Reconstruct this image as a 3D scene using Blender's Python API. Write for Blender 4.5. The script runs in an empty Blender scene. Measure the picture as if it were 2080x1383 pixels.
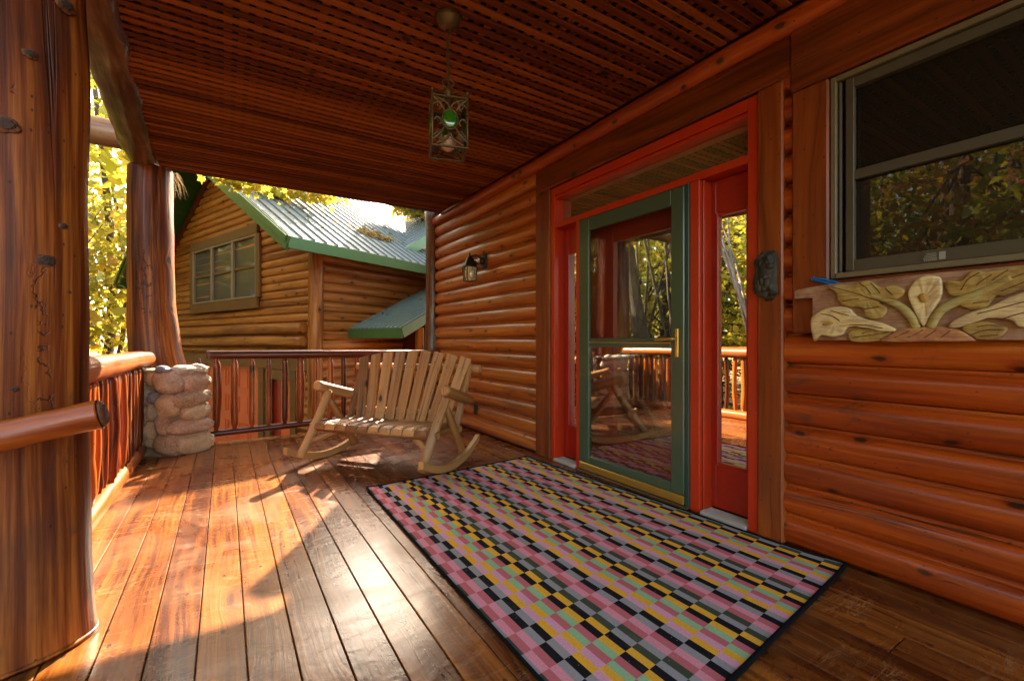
import bpy, bmesh, math, random
import numpy as np
from mathutils import Vector, Matrix, noise as mnoise
R_ = math.radians
random.seed(7)
SC = bpy.context.scene
COL = SC.collection

# ------------------------------------------------------------------ camera, sky, sun, exposure
CAM_H = 1.05
YAW = R_(32.25)                       # the camera looks 32 degrees to the right of the porch's long axis (+Y)
FPX, CX, CY = 924.0, 1040.0, 690.0    # focal length and centre in the photograph's pixels
cd = bpy.data.cameras.new('camera'); cd.lens = 36 * FPX / 2080; cd.sensor_width = 36
cd.clip_start = 0.02; cd.clip_end = 500
cam = bpy.data.objects.new('camera', cd); COL.objects.link(cam)
cam.location = (0, 0, CAM_H); cam.rotation_euler = (R_(90), 0, -YAW)
SC.camera = cam

SUN_AZ, SUN_EL = R_(31.0), R_(32.8)
SUNV = Vector((math.sin(SUN_AZ) * math.cos(SUN_EL), math.cos(SUN_AZ) * math.cos(SUN_EL), math.sin(SUN_EL)))
w = bpy.data.worlds.new("World"); SC.world = w; w.use_nodes = True
wn = w.node_tree
sky = wn.nodes.new('ShaderNodeTexSky'); sky.sky_type = 'NISHITA'; sky.sun_disc = False
sky.sun_elevation = SUN_EL; sky.sun_rotation = SUN_AZ; sky.dust_density = 2.5; sky.air_density = 1.0; sky.ozone_density = 0.6
warm = wn.nodes.new('ShaderNodeMix'); warm.data_type = 'RGBA'; warm.blend_type = 'MULTIPLY'; warm.inputs[0].default_value = 1.0
warm.inputs[7].default_value = (1.0, 0.90, 0.78, 1)        # the photograph's warm white balance
wn.links.new(sky.outputs[0], warm.inputs[6]); wn.links.new(warm.outputs[2], wn.nodes['Background'].inputs[0])
wn.nodes['Background'].inputs[1].default_value = 0.13
sd = bpy.data.lights.new('sun', 'SUN'); sd.energy = 3.5; sd.angle = R_(0.5); sd.color = (1.0, 0.86, 0.66)
sun = bpy.data.objects.new('sun', sd); COL.objects.link(sun)
sun.rotation_euler = SUNV.to_track_quat('Z', 'Y').to_euler(); sun.location = (10, 20, 20)
SC.view_settings.view_transform = 'Standard'; SC.view_settings.look = 'None'
SC.view_settings.exposure = 3.5; SC.view_settings.gamma = 1.0
SC.render.engine = 'CYCLES'
SC.cycles.max_bounces = 12; SC.cycles.diffuse_bounces = 5; SC.cycles.glossy_bounces = 6; SC.cycles.transparent_max_bounces = 16
SC.cycles.use_denoising = True; SC.cycles.denoising_prefilter = 'ACCURATE'; SC.cycles.denoising_input_passes = 'RGB_ALBEDO_NORMAL'
SC.cycles.sample_clamp_indirect = 6.0

# ------------------------------------------------------------------ measuring from the photograph: pixel -> point on a real plane
RV = np.array([math.cos(YAW), -math.sin(YAW), 0]); FV = np.array([math.sin(YAW), math.cos(YAW), 0]); C0 = np.array([0, 0, CAM_H])
def ray(x, y): return RV * (x - CX) / FPX + FV + np.array([0, 0, -(y - CY) / FPX])
def at_z(x, y, z=0.0):
    d = ray(x, y); return Vector(C0 + d * ((z - CAM_H) / d[2]))
def at_x(x, y, X=2.46):
    d = ray(x, y); return Vector(C0 + d * (X / d[0]))
def at_y(x, y, Y):
    d = ray(x, y); return Vector(C0 + d * (Y / d[1]))
def at_d(x, y, dep): return Vector(C0 + ray(x, y) * dep)

# ------------------------------------------------------------------ materials
class NT:
    def __init__(s, name):
        s.m = bpy.data.materials.new(name); s.m.use_nodes = True
        s.t = s.m.node_tree; s.t.nodes.clear(); s.out = s.t.nodes.new('ShaderNodeOutputMaterial')
    def n(s, typ, ins=None, **kw):
        nd = s.t.nodes.new('ShaderNode' + typ)
        for k, v in kw.items(): setattr(nd, k, v)
        for k, v in (ins or {}).items(): s.set(nd.inputs[k], v)
        return nd
    def set(s, inp, v):
        if isinstance(v, bpy.types.NodeSocket): s.t.links.new(v, inp)
        elif isinstance(v, (tuple, list)) and inp.type == 'RGBA' and len(v) == 3: inp.default_value = (*v, 1)
        else: inp.default_value = v
    def math(s, op, a, b=0.0, c=0.0, clamp=False):
        nd = s.t.nodes.new('ShaderNodeMath'); nd.operation = op; nd.use_clamp = clamp
        s.set(nd.inputs[0], a); s.set(nd.inputs[1], b); s.set(nd.inputs[2], c); return nd.outputs[0]
    def ramp(s, f, stops, interp='LINEAR'):
        nd = s.t.nodes.new('ShaderNodeValToRGB'); cr = nd.color_ramp; cr.interpolation = interp
        while len(cr.elements) < len(stops): cr.elements.new(1.0)
        for e, (p, c) in zip(cr.elements, stops):
            e.position = p; e.color = (*c, 1) if len(c) == 3 else c
        s.set(nd.inputs[0], f); return nd.outputs[0]
    def sstep(s, f, a, b):
        nd = s.t.nodes.new('ShaderNodeMapRange'); nd.interpolation_type = 'SMOOTHSTEP'
        s.set(nd.inputs[0], f); nd.inputs[1].default_value = a; nd.inputs[2].default_value = b; return nd.outputs[0]
    def mix(s, f, a, b, blend='MIX'):
        nd = s.t.nodes.new('ShaderNodeMix'); nd.data_type = 'RGBA'; nd.blend_type = blend
        s.set(nd.inputs[0], f); s.set(nd.inputs[6], a); s.set(nd.inputs[7], b); return nd.outputs[2]
    def noise(s, vec, scale, detail=4, rough=0.55, dist=0.0):
        nd = s.n('TexNoise', {'Vector': vec, 'Scale': scale, 'Detail': detail, 'Roughness': rough, 'Distortion': dist})
        return nd.outputs[0]
    def vor(s, vec):
        nd = s.n('TexVoronoi', {'Vector': vec, 'Scale': 1.0}); nd.voronoi_dimensions = '2D'; return nd
    def mapped(s, vec, sc):
        return s.n('Mapping', {'Vector': vec, 'Scale': sc}).outputs[0]
    def bump(s, h, strength, dist=0.01, normal=None):
        d = {'Height': h, 'Strength': strength, 'Distance': dist}
        if normal is not None: d['Normal'] = normal
        return s.n('Bump', d).outputs[0]
    def surf(s, sh): s.t.links.new(sh, s.out.inputs[0]); return s.m

def wood(name, dark, mid, light, rough=0.35, coat=0.25, knots=0.5, fine=1.0, bump=0.25, tracks=0.0, blotch=0.35, gray=0.0, tintv=0.35, con=0.85, smudge=0.0, checks=0.0, kscale=(3.4, 2.3, 1), kr=1.0, wobk=0.16, spec=0.28):
    dark, mid, light = [tuple(0.70 * q for q in c_) for c_ in (dark, mid, light)]
    N = NT(name)
    uv = N.n('TexCoord').outputs['UV']
    tint = N.n('Attribute', attribute_name='tint').outputs['Fac']
    # the grain bends round the knots
    kw = N.n('TexNoise', {'Vector': N.mapped(uv, (7, 7, 1)), 'Scale': 1.0, 'Detail': 3})
    kv = N.vor(N.n('VectorMath', {0: N.mapped(uv, kscale), 1: N.n('VectorMath', {0: kw.outputs['Color'], 1: (0.32, 0.32, 0.0)}, operation='MULTIPLY').outputs[0]}, operation='ADD').outputs[0])
    kd = kv.outputs['Distance']; kc = N.n('SeparateColor', {'Color': kv.outputs['Color']}).outputs[0]
    keep = N.math('GREATER_THAN', kc, 1 - knots)
    pull = N.math('MULTIPLY', N.math('POWER', N.math('SUBTRACT', 1.0, N.sstep(kd, 0.0, 0.38)), 2.0), keep)
    su = N.n('SeparateXYZ', {'Vector': uv})
    wob = N.noise(N.mapped(uv, (1.5, 0.7, 1)), 1.0, 2)
    u2 = N.math('ADD', su.outputs[0], N.math('ADD', N.math('MULTIPLY', pull, 0.05), N.math('MULTIPLY', wob, wobk)))
    uvb = N.n('CombineXYZ', {'X': u2, 'Y': su.outputs[1], 'Z': N.math('MULTIPLY', tint, 7.0)}).outputs[0]
    g1 = N.noise(N.mapped(uvb, (60 * fine, 1.6, 1)), 1.0, 5, 0.6)
    g2 = N.noise(N.mapped(uvb, (15 * fine, 0.55, 1)), 1.0, 5, 0.55, 0.4)
    g3 = N.noise(N.mapped(uv, (2.2, 1.1, 1)), 1.0, 5, 0.6)
    f = N.math('ADD', N.math('MULTIPLY', g1, 0.4), N.math('MULTIPLY', g2, 0.75))
    f = N.math('ADD', N.math('SUBTRACT', f, 0.075), N.math('MULTIPLY', N.math('SUBTRACT', tint, 0.5), tintv))
    col = N.ramp(f, [(0.5 - 0.2 * con, dark), (0.5, mid), (0.5 + 0.2 * con, light)])
    st = N.sstep(g3, 0.48, 0.72)
    col = N.mix(N.math('MULTIPLY', st, blotch), col, tuple(0.30 * a + 0.012 for a in mid))
    if gray:
        g4 = N.noise(N.mapped(uv, (6, 1.3, 1)), 1.0, 6, 0.7)
        col = N.mix(N.math('MULTIPLY', N.sstep(g4, 0.5, 0.72), gray), col, (0.33, 0.27, 0.2))
    kn = N.math('MULTIPLY', N.math('SUBTRACT', 1.0, N.sstep(kd, 0.045 * kr, 0.105 * kr)), keep)
    halo = N.math('MULTIPLY', N.math('SUBTRACT', 1.0, N.sstep(kd, 0.06 * kr, 0.24 * kr)), keep)
    col = N.mix(N.math('MULTIPLY', halo, 0.42), col, tuple(0.4 * a for a in mid))
    col = N.mix(N.math('MULTIPLY', kn, 0.88), col, (0.018, 0.009, 0.005))
    if smudge:
        sm = N.noise(N.mapped(uv, (9, 5, 1)), 1.0, 8, 0.78, 0.8); sb = N.noise(N.mapped(uv, (2.6, 1.5, 1)), 1.0, 3)
        sf = N.math('MULTIPLY', N.sstep(sm, 0.50, 0.66), N.sstep(sb, 0.52, 0.66))
        col = N.mix(N.math('MULTIPLY', sf, smudge), col, (0.035, 0.022, 0.016))
    ck = 0.0
    if checks:
        cn = N.noise(N.mapped(uvb, (11, 0.22, 1)), 1.0, 3, 0.5); cm = N.sstep(N.noise(N.mapped(uv, (3.0, 0.6, 1)), 1.0, 3), 0.52, 0.6)
        ck = N.math('MULTIPLY', N.math('SUBTRACT', 1.0, N.sstep(N.math('ABSOLUTE', N.math('SUBTRACT', cn, 0.5)), 0.003, 0.014)), cm)
        col = N.mix(N.math('MULTIPLY', ck, checks), col, (0.02, 0.009, 0.005))
    # pin holes and little dark flecks
    pv = N.vor(N.mapped(uv, (22, 13, 1)))
    pk = N.math('GREATER_THAN', N.n('SeparateColor', {'Color': pv.outputs['Color']}).outputs[0], 0.82)
    pin = N.math('MULTIPLY', N.math('LESS_THAN', pv.outputs['Distance'], 0.075), pk)
    col = N.mix(N.math('MULTIPLY', pin, 0.75), col, (0.02, 0.011, 0.006))
    h = N.math('ADD', N.math('MULTIPLY', g1, 0.5), N.math('MULTIPLY', g2, 1.0))
    h = N.math('SUBTRACT', h, N.math('ADD', N.math('MULTIPLY', kn, 0.6), N.math('ADD', N.math('MULTIPLY', pin, 0.8), N.math('MULTIPLY', ck, 1.5))))
    if tracks:
        wv = N.n('TexNoise', {'Vector': N.mapped(uv, (26, 26, 1)), 'Scale': 1.0, 'Detail': 3})
        dv = N.n('VectorMath', {0: N.mapped(uv, (13, 8, 1)), 1: wv.outputs['Color']}, operation='ADD').outputs[0]
        ed = N.n('TexVoronoi', {'Vector': dv, 'Scale': 1.0}, feature='DISTANCE_TO_EDGE').outputs['Distance']
        msk = N.sstep(N.noise(N.mapped(uv, (6.0, 0.9, 1)), 1.0, 4), 0.57, 0.63)
        tr = N.math('MULTIPLY', N.math('SUBTRACT', 1.0, N.sstep(ed, 0.01, 0.06)), msk)
        col = N.mix(N.math('MULTIPLY', tr, tracks), col, (0.03, 0.014, 0.008))
        h = N.math('SUBTRACT', h, N.math('MULTIPLY', tr, 0.9))
    nb = N.bump(h, bump, 0.006)
    rg = N.math('ADD', rough - 0.08, N.math('MULTIPLY', g3, 0.22))
    p = N.n('BsdfPrincipled', {'Base Color': col, 'Roughness': rg, 'Normal': nb, 'Coat Weight': coat, 'Coat Roughness': 0.18, 'Specular IOR Level': spec})
    return N.surf(p.outputs[0])

def paint(name, col, rough=0.4, var=0.25, bump=0.06, metallic=0.0, dirt=0.0, coat=0.0, spec=0.35):
    col = tuple(0.74 * q for q in col)
    N = NT(name); oc = N.n('TexCoord').outputs['Object']
    a = N.noise(oc, 5, 6, 0.65); b = N.noise(oc, 42, 4)
    c = N.mix(N.math('MULTIPLY', N.sstep(a, 0.35, 0.75), var), col, tuple(0.6 * x for x in col))
    c = N.mix(N.math('MULTIPLY', N.math('GREATER_THAN', b, 0.74), 0.5), c, tuple(min(1, 1.5 * x + 0.08) for x in col))
    if dirt: c = N.mix(N.math('MULTIPLY', N.sstep(N.noise(oc, 2.3, 7, 0.7), 0.48, 0.7), dirt), c, (0.11, 0.085, 0.05))
    p = N.n('BsdfPrincipled', {'Base Color': c, 'Roughness': N.math('ADD', rough - 0.08, N.math('MULTIPLY', a, 0.2)), 'Metallic': metallic,
                               'Normal': N.bump(b, bump, 0.004), 'Coat Weight': coat, 'Coat Roughness': 0.12, 'Specular IOR Level': spec})
    return N.surf(p.outputs[0])

def mirror_pane(name, fac, base=(0.012, 0.011, 0.009), rough=0.0, wav=0.0, see=0.0, fres=0.55):
    """window glass before a dark room: dark body, strong coated reflection; see > 0 lets what is behind show through"""
    N = NT(name); oc = N.n('TexCoord').outputs['Object']
    nrm = N.bump(N.noise(oc, 2.2, 2), wav, 0.01)
    gl = N.n('BsdfGlossy', {'Color': (1, 1, 1), 'Roughness': rough, 'Normal': nrm}).outputs[0]
    bd = N.n('BsdfDiffuse', {'Color': base}).outputs[0]
    if see:
        tr = N.n('BsdfTransparent', {'Color': (0.9, 0.92, 0.9)}).outputs[0]
        bd = N.n('MixShader', {0: see, 1: bd, 2: tr}).outputs[0]
    fr = N.n('Fresnel', {'IOR': 1.5}).outputs[0]
    f = N.math('ADD', fac, N.math('MULTIPLY', fr, fres), clamp=True)
    dirt = N.math('MULTIPLY', N.sstep(N.noise(oc, 26, 5, 0.7), 0.6, 0.85), 0.12)
    f = N.math('SUBTRACT', f, dirt, clamp=True)
    return N.surf(N.n('MixShader', {0: f, 1: bd, 2: gl}).outputs[0])

def leafmat(name, stops, trans=0.55, rough=0.5):
    stops = [(p_, tuple(0.58 * q for q in c_)) for p_, c_ in stops]
    N = NT(name); t = N.n('Attribute', attribute_name='tint').outputs['Fac']
    c = N.ramp(t, stops)
    d = N.n('BsdfPrincipled', {'Base Color': c, 'Roughness': rough}).outputs[0]
    tr = N.n('BsdfTranslucent', {'Color': N.mix(0.35, c, (0.85, 0.68, 0.08), 'MIX')}).outputs[0]
    return N.surf(N.n('MixShader', {0: trans, 1: d, 2: tr}).outputs[0])

M = {}
M['log'] = wood('log_siding_wood', (0.25, 0.032, 0.003), (0.47, 0.072, 0.005), (0.60, 0.145, 0.012), rough=0.33, coat=0.34, knots=0.30, fine=0.7, bump=0.28, blotch=0.3, tintv=0.14, smudge=0.7, checks=0.7, kscale=(6, 3.6, 1), kr=1.1)
M['log_yellow_lit'] = wood('yellow_lit_log_siding_wood', (0.28, 0.050, 0.005), (0.50, 0.118, 0.011), (0.64, 0.205, 0.024), rough=0.33, coat=0.34, knots=0.30, fine=0.7, bump=0.28, blotch=0.3, tintv=0.14, smudge=0.7, checks=0.7, kscale=(6, 3.6, 1), kr=1.1)  # same logs, with the yellow light from the trees put into the stain colours
M['trim'] = wood('trim_wood', (0.11, 0.020, 0.003), (0.25, 0.047, 0.006), (0.36, 0.085, 0.011), rough=0.45, coat=0.08, knots=0.2, fine=0.8, bump=0.28, blotch=0.45, checks=0.5, tintv=0.2, smudge=0.4)
M['post'] = wood('peeled_log_wood', (0.042, 0.008, 0.002), (0.20, 0.041, 0.006), (0.48, 0.145, 0.022), rough=0.44, coat=0.04, spec=0.2, knots=0.12, fine=0.9, bump=0.6, smudge=0.75, checks=0.55, kr=0.9, wobk=0.05, tracks=0.85, blotch=0.6, gray=0.0, tintv=0.2, con=0.6)
M['beam'] = wood('weathered_log_wood', (0.06, 0.018, 0.006), (0.19, 0.06, 0.018), (0.36, 0.16, 0.06), rough=0.42, coat=0.25, knots=0.3, fine=0.7, bump=0.6, blotch=0.5, gray=0.5, con=0.6, smudge=0.6, checks=0.8)
M['rail'] = wood('varnished_rail_wood', (0.10, 0.018, 0.003), (0.30, 0.050, 0.006), (0.50, 0.125, 0.016), rough=0.27, coat=0.18, knots=0.25, fine=0.8, bump=0.45, blotch=0.6, smudge=0.75, checks=0.5)
M['deck'] = None
M['bench'] = wood('bench_wood', (0.22, 0.085, 0.022), (0.43, 0.182, 0.048), (0.57, 0.28, 0.088), rough=0.55, coat=0.05, knots=0.2, fine=0.9, bump=0.35, blotch=0.25, gray=0.45, checks=0.6, tintv=0.5)
M['lattice'] = wood('lattice_wood', (0.12, 0.024, 0.006), (0.28, 0.062, 0.012), (0.42, 0.115, 0.022), rough=0.6, coat=0.0, knots=0.2, fine=0.8, bump=0.2, spec=0.15)
M['garagelog'] = wood('garage_log_wood', (0.28, 0.078, 0.012), (0.58, 0.19, 0.026), (0.72, 0.29, 0.05), rough=0.45, coat=0.2, knots=0.35, fine=0.6, bump=0.3, blotch=0.4, tintv=0.15, smudge=0.6, checks=0.5)
M['tan'] = paint('tan_trim', (0.36, 0.26, 0.14), 0.5)
M['olive'] = paint('garage_trim_paint', (0.24, 0.105, 0.024), 0.5, dirt=0.3)
M['red'] = paint('red_door_paint', (0.42, 0.018, 0.006), 0.32, 0.3, coat=0.15, dirt=0.12)
M['redl'] = paint('orange_red_frame_paint', (0.54, 0.036, 0.006), 0.36, 0.3, coat=0.1, dirt=0.1)
M['gdoor'] = paint('orange_garage_door_paint', (0.98, 0.17, 0.042), 0.45, 0.15)
M['green'] = paint('dark_green_door_paint', (0.062, 0.105, 0.062), 0.3, 0.25, coat=0.3)
M['greend'] = paint('green_jamb_paint', (0.03, 0.075, 0.058), 0.3, 0.25)
M['roof'] = paint('green_roof_metal', (0.20, 0.225, 0.195), 0.6, 0.3, metallic=0.0, dirt=0.2, coat=0.0, spec=0.15)
M['canopy'] = paint('green_canopy_metal', (0.24, 0.30, 0.225), 0.4, 0.3, dirt=0.1, coat=0.3)
M['fascia'] = paint('green_fascia_paint', (0.09, 0.19, 0.05), 0.4, 0.3)
M['soffit'] = paint('green_soffit_paint', (0.03, 0.11, 0.024), 0.5, 0.3)
M['brass'] = paint('brass', (0.80, 0.50, 0.10), 0.32, 0.2, metallic=0.75)
M['bronze'] = paint('old_bronze', (0.13, 0.078, 0.034), 0.4, 0.6, metallic=0.35)
M['black'] = paint('black_iron', (0.018, 0.015, 0.012), 0.45, 0.3)
M['bark'] = None
M['alum'] = paint('aluminium_sill', (0.50, 0.46, 0.40), 0.45, 0.4, dirt=0.45)
M['white'] = paint('white_print', (0.34, 0.34, 0.30), 0.6)
M['blue'] = paint('blue_plastic', (0.01, 0.16, 0.55), 0.35, 0.1)
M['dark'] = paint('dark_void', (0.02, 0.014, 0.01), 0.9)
M['frame'] = paint('taupe_window_frame', (0.185, 0.145, 0.088), 0.45, 0.25, dirt=0.2)
M['sash'] = paint('dark_screen_frame', (0.085, 0.070, 0.046), 0.5, 0.25)
M['door_pane'] = mirror_pane('front_door_glass', 0.8, wav=0.02)
M['side_pane'] = mirror_pane('sidelight_glass', 0.68, wav=0.03)
M['storm_pane'] = mirror_pane('storm_door_glass', 0.03, base=(0.03, 0.02, 0.015), see=0.97, wav=0.01)
M['storm_screen'] = mirror_pane('storm_door_screen', 0.0, base=(0.03, 0.026, 0.02), see=0.9, rough=0.02, fres=0.08)
M['transom_pane'] = mirror_pane('transom_glass', 0.38, base=(0.10, 0.08, 0.03))  # the ceiling's tan reflection is partly put into the base colour
M['win_pane'] = mirror_pane('house_window_glass', 0.02, base=(0.012, 0.010, 0.007), rough=0.012, wav=0.03, fres=0.33)
M['gar_pane'] = mirror_pane('garage_window_glass', 0.04, base=(0.10, 0.085, 0.055), rough=0.05)
M['lamp_pane'] = mirror_pane('lantern_glass', 0.10, base=(0.62, 0.52, 0.33), rough=0.15)
M['green_glass'] = mirror_pane('green_glass', 0.06, base=(0.018, 0.10, 0.008), rough=0.1)
M['bulb'] = paint('frosted_bulb', (0.62, 0.36, 0.25), 0.25, 0.05, coat=0.6)
M['straw'] = paint('dry_straw', (0.60, 0.44, 0.18), 0.8, 0.2)
YEL = [(0.0, (0.09, 0.20, 0.015)), (0.28, (0.34, 0.42, 0.025)), (0.52, (0.66, 0.56, 0.035)), (0.8, (0.80, 0.52, 0.035)), (1.0, (0.76, 0.32, 0.03))]
M['leaf_y'] = leafmat('yellow_maple_leaf', YEL, 0.45)
M['leaf_g'] = leafmat('green_maple_leaf', [(0.0, (0.05, 0.12, 0.012)), (0.5, (0.20, 0.27, 0.02)), (1.0, (0.55, 0.46, 0.03))], 0.5)
M['leaf_o'] = leafmat('orange_maple_leaf', [(0.0, (0.45, 0.28, 0.03)), (0.5, (0.62, 0.24, 0.04)), (1.0, (0.55, 0.13, 0.03))], 0.5)
M['needle'] = leafmat('spruce_needle', [(0.0, (0.035, 0.075, 0.018)), (1.0, (0.13, 0.19, 0.03))], 0.25)
M['litter'] = leafmat('dry_leaf', [(0.0, (0.22, 0.10, 0.03)), (0.5, (0.42, 0.20, 0.05)), (1.0, (0.62, 0.38, 0.06))], 0.15, 0.7)

def deck_mat():
    N = NT('deck_board_wood'); uv = N.n('TexCoord').outputs['UV']
    tint = N.n('Attribute', attribute_name='tint').outputs['Fac']
    kv = N.vor(N.mapped(uv, (5.0, 1.2, 1)))
    kd = kv.outputs['Distance']; keep = N.math('GREATER_THAN', N.n('SeparateColor', {'Color': kv.outputs['Color']}).outputs[0], 0.72)
    pull = N.math('MULTIPLY', N.math('POWER', N.math('SUBTRACT', 1.0, N.sstep(kd, 0.0, 0.42)), 2.0), keep)
    s = N.n('SeparateXYZ', {'Vector': uv})
    wob = N.noise(N.mapped(uv, (2.0, 0.9, 1)), 1.0, 2)
    u2 = N.math('ADD', s.outputs[0], N.math('ADD', N.math('MULTIPLY', pull, 0.06), N.math('MULTIPLY', wob, 0.12)))
    uvb = N.n('CombineXYZ', {'X': u2, 'Y': s.outputs[1], 'Z': N.math('MULTIPLY', tint, 9.0)}).outputs[0]
    g1 = N.noise(N.mapped(uvb, (95, 2.2, 1)), 1.0, 5, 0.6)
    g2 = N.noise(N.mapped(uvb, (22, 0.8, 1)), 1.0, 5, 0.6, 0.5)
    wpos = N.n('NewGeometry').outputs['Position']
    big = N.noise(N.mapped(wpos, (1.0, 1.0, 1.0)), 1.4, 6, 0.65, 0.6)
    scr = N.noise(N.mapped(wpos, (3.0, 8.0, 1.0)), 1.0, 7, 0.72, 1.5)
    f = N.math('ADD', N.math('ADD', N.math('MULTIPLY', g1, 0.35), N.math('MULTIPLY', g2, 0.65)), N.math('MULTIPLY', N.math('SUBTRACT', tint, 0.5), 0.13))
    col = N.ramp(f, [(0.40, (0.050, 0.011, 0.0025)), (0.5, (0.138, 0.036, 0.0055)), (0.62, (0.26, 0.080, 0.011))])
    wear = N.sstep(big, 0.45, 0.68)
    col = N.mix(N.math('MULTIPLY', wear, 0.55), col, (0.20, 0.070, 0.016))
    col = N.mix(N.math('MULTIPLY', N.sstep(scr, 0.62, 0.74), 0.4), col, (0.30, 0.15, 0.05))
    s1 = N.noise(N.n('Mapping', {'Vector': wpos, 'Rotation': (0, 0, 0.5), 'Scale': (2.5, 17, 1)}).outputs[0], 1.0, 4, 0.6, 1.2)
    s2 = N.noise(N.n('Mapping', {'Vector': wpos, 'Rotation': (0, 0, -0.9), 'Scale': (3.5, 24, 1)}).outputs[0], 1.0, 4, 0.6, 0.8)
    sm = N.sstep(N.noise(N.mapped(wpos, (2, 2, 1)), 1.0, 4, 0.6), 0.5, 0.6)
    thin = lambda n_: N.math('SUBTRACT', 1.0, N.sstep(N.math('ABSOLUTE', N.math('SUBTRACT', n_, 0.5)), 0.002, 0.011))
    scl = N.math('MULTIPLY', N.math('MAXIMUM', thin(s1), thin(s2)), sm)
    col = N.mix(N.math('MULTIPLY', scl, 0.5), col, (0.36, 0.22, 0.10))
    ch = N.math('MULTIPLY', N.sstep(N.noise(N.mapped(wpos, (14, 22, 1)), 1.0, 6, 0.8), 0.64, 0.70), 0.75)
    col = N.mix(ch, col, (0.36, 0.22, 0.10))
    dk = N.noise(N.mapped(wpos, (5, 1.6, 1)), 1.0, 6, 0.7)
    col = N.mix(N.math('MULTIPLY', N.sstep(dk, 0.55, 0.72), 0.5), col, (0.075, 0.03, 0.014))
    kn = N.math('MULTIPLY', N.math('SUBTRACT', 1.0, N.sstep(kd, 0.04, 0.1)), keep)
    col = N.mix(N.math('MULTIPLY', kn, 0.75), col, (0.04, 0.016, 0.008))
    nv = N.vor(N.mapped(wpos, (7.08, 4.2, 1)))
    nl = N.math('LESS_THAN', nv.outputs['Distance'], 0.05)
    col = N.mix(N.math('MULTIPLY', nl, 0.8), col, (0.02, 0.012, 0.01))
    rip = N.noise(N.mapped(wpos, (7, 13, 1)), 1.0, 5, 0.62, 0.8)
    h = N.math('ADD', N.math('MULTIPLY', g1, 0.35), N.math('ADD', N.math('MULTIPLY', g2, 0.6), N.math('MULTIPLY', rip, 1.3)))
    h = N.math('SUBTRACT', h, N.math('MULTIPLY', nl, 0.8))
    rg = N.math('ADD', 0.26, N.math('MULTIPLY', N.math('ADD', wear, N.sstep(scr, 0.55, 0.7)), 0.16))
    p = N.n('BsdfPrincipled', {'Base Color': col, 'Roughness': rg, 'Normal': N.bump(h, 0.34, 0.006), 'Coat Weight': 0.22, 'Coat Roughness': 0.15, 'Specular IOR Level': 0.3})
    return N.surf(p.outputs[0])
M['deck'] = deck_mat()

def stone_mat(name, c1, c2, speck=0.4):
    c1, c2 = [tuple(0.95 * q for q in c_) for c_ in (c1, c2)]
    N = NT(name); oc = N.n('TexCoord').outputs['Object']
    a = N.noise(oc, 7, 6, 0.65); b = N.noise(oc, 70, 3, 0.7)
    col = N.ramp(a, [(0.35, c1), (0.65, c2)])
    col = N.mix(N.math('MULTIPLY', N.sstep(b, 0.52, 0.62), speck), col, tuple(0.3 * x for x in c1))
    col = N.mix(N.math('MULTIPLY', N.sstep(b, 0.46, 0.34), speck), col, tuple(min(1, 1.4 * x) for x in c2))
    h = N.math('ADD', N.math('MULTIPLY', a, 1.0), N.math('MULTIPLY', b, 0.35))
    return N.surf(N.n('BsdfPrincipled', {'Base Color': col, 'Roughness': 0.8, 'Normal': N.bump(h, 0.5, 0.012)}).outputs[0])
M['st_tan'] = stone_mat('tan_fieldstone', (0.48, 0.345, 0.19), (0.62, 0.47, 0.28), 0.25)
M['st_pink'] = stone_mat('pink_granite', (0.42, 0.25, 0.15), (0.54, 0.37, 0.24), 0.4)
M['st_grey'] = stone_mat('grey_fieldstone', (0.36, 0.285, 0.19), (0.54, 0.44, 0.31), 0.35)
M['st_blue'] = stone_mat('blue_grey_fieldstone', (0.12, 0.14, 0.16), (0.24, 0.27, 0.29), 0.2)
M['st_brown'] = stone_mat('brown_granite', (0.36, 0.235, 0.13), (0.48, 0.34, 0.21), 0.55)
M['knot'] = stone_mat('dark_knot', (0.018, 0.009, 0.005), (0.06, 0.026, 0.013), 0.3)
M['knotrim'] = stone_mat('knot_rim', (0.07, 0.018, 0.005), (0.16, 0.045, 0.010), 0.3)
M['mortar'] = stone_mat('mortar', (0.23, 0.165, 0.10), (0.32, 0.24, 0.155), 0.15)
M['bark'] = stone_mat('black_bark', (0.012, 0.010, 0.008), (0.05, 0.042, 0.032), 0.4)
def bark_mat(name, c1, c2):
    N = NT(name); uv = N.n('TexCoord').outputs['UV']
    a = N.noise(N.mapped(uv, (14, 2.2, 1)), 1.0, 6, 0.65, 0.5); b = N.noise(N.mapped(uv, (3, 0.8, 1)), 1.0, 4)
    col = N.ramp(N.math('ADD', N.math('MULTIPLY', a, 0.7), N.math('MULTIPLY', b, 0.3)), [(0.35, c1), (0.65, c2)])
    return N.surf(N.n('BsdfPrincipled', {'Base Color': col, 'Roughness': 0.9, 'Normal': N.bump(a, 0.9, 0.03)}).outputs[0])
M['trunk'] = bark_mat('tree_bark', (0.03, 0.02, 0.012), (0.14, 0.09, 0.05))
M['trunk_l'] = bark_mat('pale_tree_bark', (0.10, 0.075, 0.05), (0.42, 0.34, 0.25))
def ground_mat():
    N = NT('forest_floor'); wp = N.n('NewGeometry').outputs['Position']
    a = N.noise(wp, 0.35, 5, 0.6); b = N.noise(wp, 14, 6, 0.75)
    col = N.ramp(b, [(0.35, (0.06, 0.045, 0.02)), (0.5, (0.22, 0.13, 0.035)), (0.65, (0.42, 0.28, 0.05))])
    col = N.mix(N.math('MULTIPLY', N.sstep(a, 0.5, 0.62), 0.7), col, (0.06, 0.10, 0.02))
    return N.surf(N.n('BsdfPrincipled', {'Base Color': col, 'Roughness': 0.95, 'Normal': N.bump(b, 0.6, 0.05)}).outputs[0])
M['ground'] = ground_mat()
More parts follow.
